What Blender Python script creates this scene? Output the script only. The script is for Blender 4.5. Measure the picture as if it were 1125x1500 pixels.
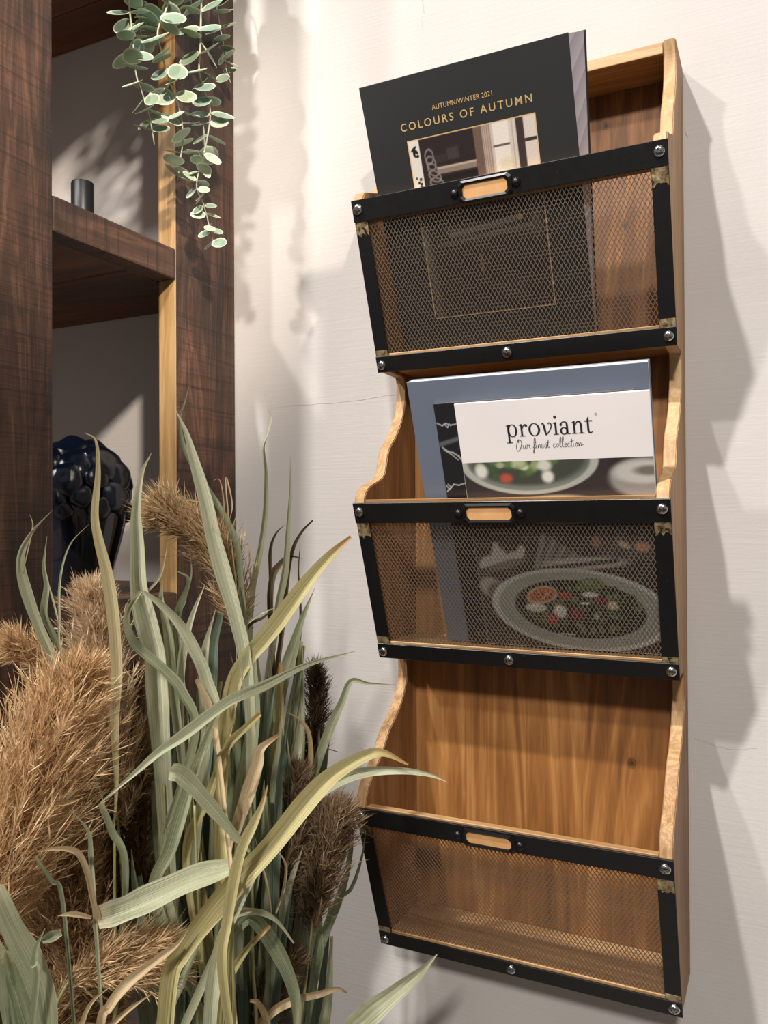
import bpy, bmesh, math, random
import numpy as np
from math import sin, cos, pi, radians, sqrt
from mathutils import Vector, Matrix, Quaternion

for _o in list(bpy.data.objects):
    bpy.data.objects.remove(_o)
scene = bpy.context.scene
COL = scene.collection

# ------------------------------------------------------------------ camera
# world: X along the wall, Y into the wall (wall face at Y=0), Z up, camera at height 0
FPX, YAW, PITCH, ROLL, CAMD = 1190.11, radians(25.922), radians(.4802), radians(.3128), .8516
_f0 = Vector((-sin(YAW), cos(YAW), 0)); _r0 = Vector((cos(YAW), sin(YAW), 0)); _u0 = Vector((0, 0, 1))
_u1 = _u0*cos(PITCH) - _f0*sin(PITCH)
CF = _u0*sin(PITCH) + _f0*cos(PITCH)
CR = _r0*cos(ROLL) - _u1*sin(ROLL)
CU = _r0*sin(ROLL) + _u1*cos(ROLL)
CC = Vector((0, -CAMD, 0))
cam_d = bpy.data.cameras.new('camera')
cam_d.sensor_fit = 'HORIZONTAL'; cam_d.sensor_width = 36; cam_d.lens = 36*FPX/1125
cam_d.clip_start = .01
cam = bpy.data.objects.new('camera', cam_d); COL.objects.link(cam)
cam.matrix_world = Matrix((( CR.x, CU.x, -CF.x, CC.x), (CR.y, CU.y, -CF.y, CC.y), (CR.z, CU.z, -CF.z, CC.z), (0, 0, 0, 1)))
scene.camera = cam

# ------------------------------------------------------------------ world, lights, exposure
world = bpy.data.worlds.new('world'); scene.world = world; world.use_nodes = True
world.node_tree.nodes['Background'].inputs[0].default_value = (1.0, .94, .88, 1)
world.node_tree.nodes['Background'].inputs[1].default_value = .20

def spot(name, target, direction, dist, power, color, radius, cone, blend):
    d = Vector(direction).normalized(); t = Vector(target)
    l = bpy.data.lights.new(name, 'SPOT'); l.energy = power; l.color = color
    l.shadow_soft_size = radius; l.spot_size = radians(cone); l.spot_blend = blend
    o = bpy.data.objects.new(name, l); COL.objects.link(o)
    o.location = t - d*dist
    o.rotation_euler = d.to_track_quat('-Z', 'Y').to_euler()
    return o
spot('ceiling_spot_key',   (-.30, -.08, -.05), (.36, 1, -1.45), 4.4, 700, (1.0, .96, .92), .075, 46, .6)
spot('ceiling_spot_side',  (-.30, -.08, -.05), (.60, 1, -.88), 4.4, 280, (1.0, .96, .92), .10, 40, .6)
spot('ceiling_spot_front', (-.25, -.08, -.05), (-.22, 1, -.64), 4.4, 460, (1.0, .94, .88), .17, 40, .6)
spot('ceiling_spot_shelf', (-.92, 0, .30),   (-1.25, 1, -.75), 3.2, 560, (1.0, .88, .76), .085, 13, .35)

vs = scene.view_settings
vs.view_transform = 'Standard'; vs.look = 'None'; vs.gamma = 1; vs.use_curve_mapping = False
vs.exposure = .03

# ------------------------------------------------------------------ helpers
random.seed(7); rng = np.random.default_rng(7)
ORG = {}
def s2l(c):
    return tuple(((v/255)/12.92 if v/255 <= .04045 else ((v/255+.055)/1.055)**2.4) for v in c)
def ray(px, py): return CF + CR*((px-562.5)/FPX) + CU*((750-py)/FPX)
def atY(px, py, Y): v = ray(px, py); return CC + v*((Y-CC.y)/v.y)
def atX(px, py, X): v = ray(px, py); return CC + v*((X-CC.x)/v.x)
def depth(P): return (P-CC).dot(CF)
def px2m(P): return depth(P)/FPX

def link(o, parent=None):
    COL.objects.link(o)
    if parent is not None: o.parent = parent
    return o
def empty(name, loc, label=None, cat=None, group=None, parent=None):
    o = bpy.data.objects.new(name, None); link(o, parent)
    loc = Vector(loc); o.empty_display_size = .02
    o.location = loc - (ORG[parent.name] if parent is not None else Vector())
    ORG[o.name] = loc
    if label: tag(o, label, cat, group)
    return o
def tag(o, label=None, cat=None, group=None, kind=None):
    if label: o['label'] = label
    if cat: o['category'] = cat
    if group: o['group'] = group
    if kind: o['kind'] = kind
    return o
def mobj(name, verts, faces, mat, parent=None, smooth=False, fmats=None, origin=None, uvs=None, cols=None):
    """mesh from world coordinates; its origin sits at the parent's origin (or at `origin`)"""
    porg = ORG[parent.name] if parent is not None else Vector()
    org = Vector(origin) if origin is not None else (porg if parent is not None else Vector())
    me = bpy.data.meshes.new(name)
    me.from_pydata([tuple(Vector(v)-org) for v in verts], [], faces)
    mats = mat if isinstance(mat, (list, tuple)) else [mat]
    for m in mats: me.materials.append(m)
    if fmats: me.polygons.foreach_set('material_index', fmats)
    if smooth: me.polygons.foreach_set('use_smooth', [True]*len(me.polygons))
    if uvs is not None:
        uv = me.uv_layers.new(name='UVMap')
        li = np.empty(len(me.loops), dtype=np.int32); me.loops.foreach_get('vertex_index', li)
        uv.data.foreach_set('uv', np.asarray(uvs, dtype=np.float32)[li].ravel())
    if cols is not None:
        a = me.attributes.new('tone', 'FLOAT_COLOR', 'POINT')
        a.data.foreach_set('color', np.asarray(cols, dtype=np.float32).ravel())
    me.update()
    o = bpy.data.objects.new(name, me); link(o, parent)
    o.location = org - porg
    ORG[o.name] = org
    return o
def bmobj(name, bm, mat, parent=None, smooth=False, origin=None):
    bm.normal_update()
    verts = [v.co.copy() for v in bm.verts]
    bm.verts.index_update()
    faces = [[v.index for v in f.verts] for f in bm.faces]
    fm = [f.material_index for f in bm.faces]
    bm.free()
    return mobj(name, verts, faces, mat, parent, smooth, fm, origin)
def box_bm(lo, hi, bev=.0, seg=2, bm=None):
    b = bmesh.new()
    bmesh.ops.create_cube(b, size=1)
    lo = Vector(lo); hi = Vector(hi)
    for v in b.verts:
        v.co = Vector([lo[i] + (v.co[i]+.5)*(hi[i]-lo[i]) for i in range(3)])
    if bev > 0:
        bmesh.ops.bevel(b, geom=list(b.edges), offset=bev, segments=seg, affect='EDGES', profile=.6)
    if bm is None: return b
    me = bpy.data.meshes.new('tmp'); b.to_mesh(me); b.free(); bm.from_mesh(me); bpy.data.meshes.remove(me)
    return bm
def box(name, lo, hi, mat, parent=None, bev=.001, origin=None):
    return bmobj(name, box_bm(lo, hi, bev), mat, parent, False, origin)
def crom(pts, n=8):
    """Catmull-Rom through a list of equal-length tuples"""
    P = [np.array(p, float) for p in pts]
    P = [2*P[0]-P[1]] + P + [2*P[-1]-P[-2]]
    out = []
    for i in range(1, len(P)-2):
        for k in range(n):
            t = k/n
            out.append(.5*((2*P[i]) + (-P[i-1]+P[i+1])*t + (2*P[i-1]-5*P[i]+4*P[i+1]-P[i+2])*t*t
                           + (-P[i-1]+3*P[i]-3*P[i+1]+P[i+2])*t**3))
    out.append(P[-2])
    return out
def tube(pts, radii, n=8, cap=True):
    """verts, faces of a tube along 3-D points"""
    V = []; Fc = []
    pts = [Vector(p) for p in pts]
    ref = Vector((.3, .8, .5)).normalized()
    for i, p in enumerate(pts):
        t = (pts[min(i+1, len(pts)-1)] - pts[max(i-1, 0)]).normalized()
        a = t.cross(ref)
        if a.length < 1e-4: a = t.cross(Vector((1, 0, 0)))
        a.normalize(); b = t.cross(a)
        r = radii[i] if hasattr(radii, '__len__') else radii
        for k in range(n):
            th = 2*pi*k/n
            V.append(p + a*(r*cos(th)) + b*(r*sin(th)))
    for i in range(len(pts)-1):
        for k in range(n):
            k2 = (k+1) % n
            Fc.append((i*n+k, i*n+k2, (i+1)*n+k2, (i+1)*n+k))
    if cap:
        Fc.append(tuple(range(n))[::-1]); Fc.append(tuple((len(pts)-1)*n+k for k in range(n)))
    return V, Fc

# ------------------------------------------------------------------ materials
def new_mat(name, rough=.6, metal=0, base=None, spec=None):
    m = bpy.data.materials.new(name); m.use_nodes = True
    nt = m.node_tree; b = nt.nodes['Principled BSDF']
    b.inputs['Roughness'].default_value = rough; b.inputs['Metallic'].default_value = metal
    if base is not None: b.inputs['Base Color'].default_value = (*s2l(base), 1)
    if spec is not None: b.inputs['Specular IOR Level'].default_value = spec
    return m, nt, b
def nd(nt, t, **kw):
    n = nt.nodes.new(t)
    for k, v in kw.items():
        if k in ('operation', 'blend_type', 'data_type', 'noise_dimensions', 'attribute_name', 'feature', 'wave_type', 'bands_direction', 'musgrave_type', 'distance'):
            try: setattr(n, k, v)
            except Exception: pass
        else: n.inputs[k].default_value = v
    return n
def ramp(nt, stops):
    n = nt.nodes.new('ShaderNodeValToRGB')
    e = n.color_ramp.elements
    while len(e) < len(stops): e.new(.5)
    for el, (p, c) in zip(e, stops):
        el.position = p; el.color = (*s2l(c), 1) if not hasattr(c, 'real') else (c, c, c, 1)
    return n
def mixc(nt, fac, a, b, mode='MIX'):
    n = nt.nodes.new('ShaderNodeMix'); n.data_type = 'RGBA'; n.blend_type = mode
    for sock, val in ((n.inputs[0], fac), (n.inputs[6], a), (n.inputs[7], b)):
        if hasattr(val, 'is_output') or isinstance(val, bpy.types.NodeSocket): nt.links.new(val, sock)
        elif isinstance(val, (int, float)): sock.default_value = val
        else: sock.default_value = (*s2l(val), 1)
    return n.outputs[2]
def mathn(nt, op, a, b=None, c=None, clamp=False):
    n = nt.nodes.new('ShaderNodeMath'); n.operation = op; n.use_clamp = clamp
    for i, v in enumerate((a, b, c)):
        if v is None: continue
        if isinstance(v, (int, float)): n.inputs[i].default_value = v
        else: nt.links.new(v, n.inputs[i])
    return n.outputs[0]
def coords(nt, scale, offset_random=True, which='Object'):
    tc = nt.nodes.new('ShaderNodeTexCoord'); mp = nt.nodes.new('ShaderNodeMapping')
    mp.inputs['Scale'].default_value = scale
    if offset_random:
        oi = nt.nodes.new('ShaderNodeObjectInfo')
        mu = nt.nodes.new('ShaderNodeVectorMath'); mu.operation = 'SCALE'
        cx = nt.nodes.new('ShaderNodeCombineXYZ')
        for i in range(3): nt.links.new(oi.outputs['Random'], cx.inputs[i])
        nt.links.new(cx.outputs[0], mu.inputs[0]); mu.inputs['Scale'].default_value = 3.7
        ad = nt.nodes.new('ShaderNodeVectorMath'); ad.operation = 'ADD'
        nt.links.new(tc.outputs[which], ad.inputs[0]); nt.links.new(mu.outputs[0], ad.inputs[1])
        nt.links.new(ad.outputs[0], mp.inputs['Vector'])
    else:
        nt.links.new(tc.outputs[which], mp.inputs['Vector'])
    return mp.outputs[0], tc
def noise(nt, vec, scale, detail=4, rough=.55, dist=0):
    n = nd(nt, 'ShaderNodeTexNoise', Scale=scale, Detail=detail, Roughness=rough, Distortion=dist)
    nt.links.new(vec, n.inputs['Vector']); return n.outputs['Fac']
def bump(nt, b, h, strength, dist=.001):
    n = nd(nt, 'ShaderNodeBump', Strength=strength, Distance=dist)
    nt.links.new(h, n.inputs['Height']); nt.links.new(n.outputs[0], b.inputs['Normal'])

def wood(name, dark, mid, light, grain='Z', rough=.55, fine=1.0, knots=(), saw=False, tone=.25, stain=None, cells=9.0):
    m, nt, b = new_mat(name, rough)
    g = {'X': 0, 'Y': 1, 'Z': 2}[grain]
    sc = [1.0, 1.0, 1.0]; sc[g] = .07
    v, tc = coords(nt, sc)
    n1 = noise(nt, v, cells, 5, .6, 1.2)
    n2 = noise(nt, v, 120*fine, 4, .7, .3)
    sc2 = [1.0]*3; sc2[g] = .35
    v3, _ = coords(nt, sc2)
    n3 = noise(nt, v3, 5, 2, .5)
    w = nd(nt, 'ShaderNodeMath', operation='MULTIPLY'); nt.links.new(n1, w.inputs[0]); w.inputs[1].default_value = 9.0
    fr = mathn(nt, 'FRACT', w.outputs[0])
    ring = mathn(nt, 'POWER', mathn(nt, 'ABSOLUTE', mathn(nt, 'SUBTRACT', mathn(nt, 'MULTIPLY', fr, 2.0), 1.0)), 2.0)
    s = mathn(nt, 'ADD', mathn(nt, 'MULTIPLY', ring, .22), mathn(nt, 'MULTIPLY', n2, .55))
    s = mathn(nt, 'ADD', s, mathn(nt, 'MULTIPLY', mathn(nt, 'SUBTRACT', n3, .5), .9))
    oi = nt.nodes.new('ShaderNodeObjectInfo')
    s = mathn(nt, 'ADD', s, mathn(nt, 'MULTIPLY', mathn(nt, 'SUBTRACT', oi.outputs['Random'], .5), tone))
    r = ramp(nt, [(.12, dark), (.40, mid), (.72, light)])
    nt.links.new(s, r.inputs[0])
    col = r.outputs[0]
    if stain:
        v4, _ = coords(nt, (1, 1, .5))
        n4 = noise(nt, v4, 11, 5, .65, .8)
        rr = ramp(nt, [(.50, 0.0), (.66, 1.0)]); nt.links.new(n4, rr.inputs[0])
        col = mixc(nt, mathn(nt, 'MULTIPLY', rr.outputs[0], .8), col, stain)
    if knots:
        nv, _ = coords(nt, (1, 1, 1), False)
        nz = noise(nt, nv, 60, 2, .5)
        for kx, kz, kr in knots:
            sx = nt.nodes.new('ShaderNodeSeparateXYZ'); nt.links.new(tc.outputs['Object'], sx.inputs[0])
            dx = mathn(nt, 'SUBTRACT', sx.outputs[0], kx); dz = mathn(nt, 'MULTIPLY', mathn(nt, 'SUBTRACT', sx.outputs[2], kz), .8)
            d = mathn(nt, 'SQRT', mathn(nt, 'ADD', mathn(nt, 'MULTIPLY', dx, dx), mathn(nt, 'MULTIPLY', dz, dz)))
            d = mathn(nt, 'ADD', mathn(nt, 'DIVIDE', d, kr), mathn(nt, 'MULTIPLY', mathn(nt, 'SUBTRACT', nz, .5), .5))
            rk = ramp(nt, [(.0, .95), (.28, .85), (.36, .35), (.52, .75), (.62, .15), (1.0, 0.0)]); nt.links.new(d, rk.inputs[0])
            col = mixc(nt, rk.outputs[0], col, (62, 36, 18))
    nt.links.new(col, b.inputs['Base Color'])
    h = n2
    if saw:
        sv = [6.0]*3; sv[g] = 1.0
        scv = [.03, .03, .03]; scv[g] = 1.0
        v5, _ = coords(nt, scv)
        n5 = noise(nt, v5, 170, 3, .7)
        h = mathn(nt, 'ADD', n2, mathn(nt, 'MULTIPLY', n5, 1.4))
        rs = ramp(nt, [(.52, 0.0), (.64, 1.0)]); nt.links.new(n5, rs.inputs[0])
        col2 = mixc(nt, mathn(nt, 'MULTIPLY', rs.outputs[0], .55), col, (26, 17, 13))
        nt.links.new(col2, b.inputs['Base Color'])
    bump(nt, b, h, .5, .0014)
    return m

M = {}
M['rack_back'] = wood('rack_back_wood', (90, 54, 23), (146, 95, 45), (188, 136, 80), knots=((.0768, .848, .0060), (.0943, .743, .0050), (.0968, .2012, .0075)), tone=.16)
M['rack_side'] = wood('rack_side_wood', (112, 76, 44), (158, 116, 74), (190, 150, 104), rough=.55, tone=.1)
M['rack_edge'] = wood('rack_edge_wood', (142, 104, 66), (188, 150, 104), (214, 182, 138), rough=.65, fine=.8, tone=.1, grain='Z', cells=30)
M['rack_rail'] = wood('rack_rail_wood', (150, 110, 68), (192, 152, 104), (214, 180, 134), grain='X', tone=.1)
M['shelf_dark'] = wood('reclaimed_dark_wood', (34, 22, 17), (80, 54, 40), (122, 88, 66), rough=.55, saw=True, stain=(30, 22, 20), tone=.15, cells=14)
M['shelf_brown'] = wood('shelf_underside_wood', (62, 36, 18), (96, 60, 32), (122, 80, 46), grain='X', tone=.3)
M['shelf_end'] = wood('shelf_end_wood', (48, 32, 25), (86, 60, 45), (116, 86, 64), grain='Y', saw=True, stain=(44, 32, 28), tone=.2)
M['shelf_gold'] = wood('raw_gold_wood', (128, 96, 58), (172, 136, 88), (200, 166, 116), grain='Z', tone=.1)

m, nt, b = new_mat('wall_paint', .75)
v, tc = coords(nt, (.05, 1, 1), False)
n1 = noise(nt, v, 330, 3, .6)
v2, _ = coords(nt, (1, 1, 1), False)
n2 = noise(nt, v2, 6, 3, .5)
n3 = noise(nt, v2, 300, 2, .5)
r = ramp(nt, [(.3, (190, 185, 181)), (.7, (198, 193, 189))]); nt.links.new(n2, r.inputs[0])
nt.links.new(r.outputs[0], b.inputs['Base Color'])
bump(nt, b, mathn(nt, 'ADD', n1, mathn(nt, 'MULTIPLY', n3, .4)), .22, .0012)
M['wall'] = m
M['crack'] = new_mat('wall_crack', .9, base=(168, 162, 157))[0]
m, nt, b = new_mat('floor_concrete', .7)
v, _ = coords(nt, (1, 1, 1), False)
r = ramp(nt, [(.3, (96, 90, 84)), (.7, (122, 115, 108))]); nt.links.new(noise(nt, v, 5, 6), r.inputs[0])
nt.links.new(r.outputs[0], b.inputs['Base Color']); M['floor'] = m

# black lacquered steel with bare, brassy worn ends
m, nt, b = new_mat('black_steel', .32, 0, (20, 20, 21), .5)
v, _ = coords(nt, (1, 1, 1))
n1 = noise(nt, v, 90, 5, .6)
r = ramp(nt, [(.3, .26), (.75, .38)]); nt.links.new(n1, r.inputs[0]); nt.links.new(r.outputs[0], b.inputs['Roughness'])
n2 = noise(nt, v, 260, 3, .6)
rs = ramp(nt, [(.70, 0.0), (.76, 1.0)]); nt.links.new(n2, rs.inputs[0])
nt.links.new(mixc(nt, mathn(nt, 'MULTIPLY', rs.outputs[0], .5), (20, 20, 21), (92, 82, 66)), b.inputs['Base Color'])
bump(nt, b, n1, .05, .001); M['steel'] = m
m, nt, b = new_mat('worn_bare_steel', .45, .55, (168, 148, 112))
v, _ = coords(nt, (1, 1, 1)); n1 = noise(nt, v, 160, 4, .65, .5)
r = ramp(nt, [(.36, (46, 38, 28)), (.48, (150, 128, 92)), (.68, (206, 190, 156))]); nt.links.new(n1, r.inputs[0])
nt.links.new(r.outputs[0], b.inputs['Base Color']); bump(nt, b, n1, .4, .001); M['bare'] = m
M['mesh'] = new_mat('expanded_metal', .45, .5, (138, 122, 106))[0]
M['chrome'] = new_mat('chrome_screw', .18, 1, (205, 205, 205))[0]
M['slot_shade'] = new_mat('screw_recess_shade', .6, .3, (30, 30, 32))[0]  # dark colour paints the shade of a recess that is not cut
M['rivet'] = new_mat('black_rivet', .34, .0, (16, 16, 17))[0]
m, nt, b = new_mat('label_card', .7); v, _ = coords(nt, (1, 1, 1))
r = ramp(nt, [(.3, (222, 164, 104)), (.7, (236, 184, 126))]); nt.links.new(noise(nt, v, 60, 3), r.inputs[0])
nt.links.new(r.outputs[0], b.inputs['Base Color']); M['card'] = m

def attr_mat(name, rough, spec=.5, sss=0):
    m, nt, b = new_mat(name, rough, spec=spec)
    a = nt.nodes.new('ShaderNodeAttribute'); a.attribute_name = 'tone'
    nt.links.new(a.outputs['Color'], b.inputs['Base Color'])
    return m
M['print'] = attr_mat('printed_cover', .38)
M['plume'] = attr_mat('reed_plume_fluff', .75, .25)
_nt = M['plume'].node_tree; _tr = _nt.nodes.new('ShaderNodeBsdfTranslucent'); _mx = _nt.nodes.new('ShaderNodeMixShader'); _mx.inputs[0].default_value = .32
_at = [n_ for n_ in _nt.nodes if n_.bl_idname == 'ShaderNodeAttribute'][0]
_nt.links.new(_at.outputs['Color'], _tr.inputs['Color']); _nt.links.new(_nt.nodes['Principled BSDF'].outputs[0], _mx.inputs[1]); _nt.links.new(_tr.outputs[0], _mx.inputs[2])
_nt.links.new(_mx.outputs[0], _nt.nodes['Material Output'].inputs[0])

def paper_edges(name, c1, c2):
    m, nt, b = new_mat(name, .8); v, _ = coords(nt, (1, 1, 1), False, 'Generated')
    sp = nt.nodes.new('ShaderNodeSeparateXYZ'); nt.links.new(v, sp.inputs[0])
    n = noise(nt, v, 3, 2)
    f = mathn(nt, 'FRACT', mathn(nt, 'ADD', mathn(nt, 'MULTIPLY', sp.outputs[1], 14.0), n))
    nt.links.new(mixc(nt, f, c1, c2), b.inputs['Base Color']); return m
M['pages_lilac'] = paper_edges('page_edges_lilac', (178, 168, 178), (206, 198, 204))
M['pages_white'] = paper_edges('page_edges_white', (226, 222, 216), (244, 241, 236))
def cover(name, c, rough=.42):
    m, nt, b = new_mat(name, rough, base=c); v, _ = coords(nt, (1, 1, 1), False)
    n = noise(nt, v, 900, 2); bump(nt, b, n, .04, .0005)
    c2 = tuple(min(255, x*1.06+2) for x in c)
    nt.links.new(mixc(nt, noise(nt, v, 14, 3), c, c2), b.inputs['Base Color'])
    return m
M['cover_black'] = cover('black_cover', (40, 41, 41), .45)
M['cover_blue'] = cover('slate_blue_cover', (102, 110, 126))
M['cover_dark'] = cover('charcoal_cover', (30, 30, 34))
M['cover_white'] = cover('white_cover', (236, 230, 228))
M['gold'] = new_mat('gold_foil', .4, .2, (222, 186, 128))[0]
M['ink'] = new_mat('dark_ink', .5, 0, (44, 42, 46))[0]
M['ink_white'] = new_mat('white_ink', .5, 0, (225, 222, 218))[0]

m, nt, b = new_mat('blue_black_glaze', .09, 0, (7, 12, 24), .6)
v, _ = coords(nt, (1, 1, 1)); n1 = noise(nt, v, 26, 3)
r = ramp(nt, [(.35, (5, 8, 16)), (.7, (14, 30, 50))]); nt.links.new(n1, r.inputs[0]); nt.links.new(r.outputs[0], b.inputs['Base Color'])
bump(nt, b, n1, .12, .002); M['glaze'] = m
m, nt, b = new_mat('matt_black_metal', .38, .3, (26, 28, 31)); v, _ = coords(nt, (1, 1, 1)); bump(nt, b, noise(nt, v, 200), .06); M['matt_black'] = m

# eucalyptus leaf: grey-green with paler rim (tone.r = rim mask)
def euca_mat(name, c_in, c_rim):
    m, nt, b = new_mat(name, .6, spec=.3)
    a = nt.nodes.new('ShaderNodeAttribute'); a.attribute_name = 'tone'
    v, _ = coords(nt, (1, 1, 1)); n = noise(nt, v, 150, 3)
    oi = nt.nodes.new('ShaderNodeObjectInfo')
    base = mixc(nt, n, c_in, tuple(min(255, x*1.18+6) for x in c_in))
    base = mixc(nt, mathn(nt, 'MULTIPLY', oi.outputs['Random'], .45), base, (142, 152, 104))
    nt.links.new(mixc(nt, a.outputs['Fac'], base, c_rim), b.inputs['Base Color'])
    return m
M['euca'] = euca_mat('eucalyptus_leaf', (118, 140, 128), (204, 210, 186))
M['euca_pale'] = euca_mat('eucalyptus_pale_leaf', (150, 164, 150), (216, 222, 204))
M['euca_stem'] = new_mat('eucalyptus_stem', .6, 0, (172, 172, 150))[0]

# reed leaf: UV.x across, UV.y along (1 = tip)
def reed_mat(name, c1, c2, tip, tipstart=.8):
    m, nt, b = new_mat(name, .55, spec=.35)
    tc = nt.nodes.new('ShaderNodeTexCoord'); sp = nt.nodes.new('ShaderNodeSeparateXYZ')
    nt.links.new(tc.outputs['UV'], sp.inputs[0])
    oi = nt.nodes.new('ShaderNodeObjectInfo')
    mp = nt.nodes.new('ShaderNodeMapping'); mp.inputs['Scale'].default_value = (1, .05, 1)
    nt.links.new(tc.outputs['UV'], mp.inputs[0])
    cx = nt.nodes.new('ShaderNodeCombineXYZ'); nt.links.new(mathn(nt, 'MULTIPLY', oi.outputs['Random'], 40.0), cx.inputs[1])
    nt.links.new(cx.outputs[0], mp.inputs['Location'])
    st = noise(nt, mp.outputs[0], 16, 3, .7)
    mp2 = nt.nodes.new('ShaderNodeMapping'); mp2.inputs['Scale'].default_value = (.7, 3.0, 1); nt.links.new(tc.outputs['UV'], mp2.inputs[0])
    nt.links.new(cx.outputs[0], mp2.inputs['Location'])
    bl = noise(nt, mp2.outputs[0], 2.2, 4, .6)
    rst = ramp(nt, [(.36, 0.0), (.64, 1.0)]); nt.links.new(st, rst.inputs[0]); st = rst.outputs[0]
    f = mathn(nt, 'ADD', mathn(nt, 'MULTIPLY', st, .8), mathn(nt, 'MULTIPLY', mathn(nt, 'SUBTRACT', oi.outputs['Random'], .5), .5), clamp=True)
    f = mathn(nt, 'ADD', f, mathn(nt, 'MULTIPLY', mathn(nt, 'SUBTRACT', bl, .5), .8), clamp=True)
    col = mixc(nt, f, c1, c2)
    tf = mathn(nt, 'ADD', sp.outputs[1], mathn(nt, 'MULTIPLY', mathn(nt, 'SUBTRACT', bl, .5), .35))
    rt = ramp(nt, [(tipstart, 0.0), (min(1.0, tipstart+.17), 1.0)]); nt.links.new(tf, rt.inputs[0])
    col = mixc(nt, mathn(nt, 'MULTIPLY', rt.outputs[0], .85), col, tip)
    rsp = ramp(nt, [(.70, 0.0), (.76, 1.0)]); nt.links.new(noise(nt, mp2.outputs[0], 9, 4, .7), rsp.inputs[0])
    col = mixc(nt, mathn(nt, 'MULTIPLY', rsp.outputs[0], .55), col, (110, 84, 52))
    nt.links.new(col, b.inputs['Base Color'])
    bump(nt, b, st, .5, .0012)
    # thin leaves let some light through
    b.inputs['Transmission Weight'].default_value = 0
    tr = nt.nodes.new('ShaderNodeBsdfTranslucent'); nt.links.new(col, tr.inputs['Color'])
    mx = nt.nodes.new('ShaderNodeMixShader'); mx.inputs[0].default_value = .30
    out = nt.nodes['Material Output']
    nt.links.new(b.outputs[0], mx.inputs[1]); nt.links.new(tr.outputs[0], mx.inputs[2]); nt.links.new(mx.outputs[0], out.inputs[0])
    return m
M['leaf_green'] = reed_mat('reed_leaf_sage', (134, 146, 112), (204, 206, 172), (204, 194, 152), .86)
M['leaf_pale'] = reed_mat('reed_leaf_pale', (178, 184, 148), (232, 230, 202), (226, 216, 182), .85)
M['leaf_cream'] = reed_mat('reed_leaf_cream', (196, 182, 132), (236, 222, 178), (226, 206, 160), .85)
M['leaf_dark'] = reed_mat('reed_leaf_deep', (88, 108, 94), (146, 160, 136), (164, 162, 126), .88)
M['leaf_yellow'] = reed_mat('reed_leaf_yellow', (180, 170, 112), (226, 214, 162), (192, 140, 80), .84)
M['leaf_tan'] = reed_mat('reed_leaf_tan', (190, 162, 118), (232, 212, 176), (180, 132, 82), .9)
M['leaf_brown'] = reed_mat('reed_leaf_withered_and_shadow', (78, 66, 48), (116, 98, 70), (70, 52, 36), .8)
M['stem'] = new_mat('reed_stem', .5, 0, (150, 146, 96))[0]

# ------------------------------------------------------------------ the setting
def quadbox_struct(name, lo, hi, mat):
    o = box(name, lo, hi, mat, None, 0); tag(o, kind='structure'); return o
quadbox_struct('wall_back', (-3.2, 0, -1.35), (2.4, .12, 2.0), M['wall'])
def crack(pts, wd):
    V = []; Fc = []
    pp = [atY(x, y, -.0002) for x, y in pts]
    for a, b_ in zip(pp[:-1], pp[1:]):
        n_ = 4
        for k in range(n_):
            p = a.lerp(b_, k/n_) + Vector((random.uniform(-1, 1)*.0008, 0, random.uniform(-1, 1)*.0008)); V += [p, p]
    V += [pp[-1], pp[-1]]
    W_ = []
    for k in range(0, len(V), 2):
        h = wd*random.uniform(.2, 1)
        W_ += [V[k]+Vector((h*.7, 0, h)), V[k+1]-Vector((h*.7, 0, h))]
    for k in range(0, len(W_)-2, 2): Fc.append((k, k+1, k+3, k+2))
    return mobj('crack', W_, Fc, M['crack'], bpy.data.objects['wall_back'])
ORG['wall_back'] = Vector()
crack([(398, 597), (440, 593), (500, 590), (560, 580), (582, 578)], .00028)
crack([(619, -5), (621, 20), (617, 30), (620, 46)], .0005)
crack([(1018, 1082), (1050, 1094), (1078, 1098), (1110, 1096)], .0002)
crack([(1003, 185), (1006, 196), (1008, 204)], .0004)
quadbox_struct('floor', (-3.2, -3.2, -1.45), (2.4, .12, -1.35), M['floor'])

# ------------------------------------------------------------------ shelving unit of reclaimed wood
SX = -.624
unit = empty('shelving_unit', (-1.05, -.2, -1.35), 'dark reclaimed wood shelving unit with open side standing against the wall', 'shelving unit')
def post(y0, y1, x0, x1, label=None):
    bm = box_bm((x0, y0, -1.35), (x1, y1, 1.3), .0025, 2)
    for f in bm.faces:
        f.normal_update()
        f.material_index = 1 if f.normal.y < -.7 else 0
    return bmobj('post', bm, [M['shelf_dark'], M['shelf_gold']], unit)
p_far = post(-.114, -.001, SX-.0265, SX); p_far['label'] = 'rear post with golden raw wood front edge'
post(-.405, -.291, SX-.0265, SX)
post(-.114, -.001, -1.50, -1.4735); post(-.405, -.291, -1.50, -1.4735)
for zt in (.709, .313, -.083, -.479, -.875):
    z0 = zt-.035
    sh = box('shelf', (SX-.0263, -.2905, z0), (SX, -.1145, zt), [M['shelf_end']], unit, .002)
    ys = [-.4045, -.285, -.165, -.068, -.001]
    for k in range(4):
        bm = box_bm((-1.473, ys[k]+.0006, z0), (SX-.0268, ys[k+1]-.0006, zt), .0012, 1)
        bmobj('plank', bm, M['shelf_brown'], sh)

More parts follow.
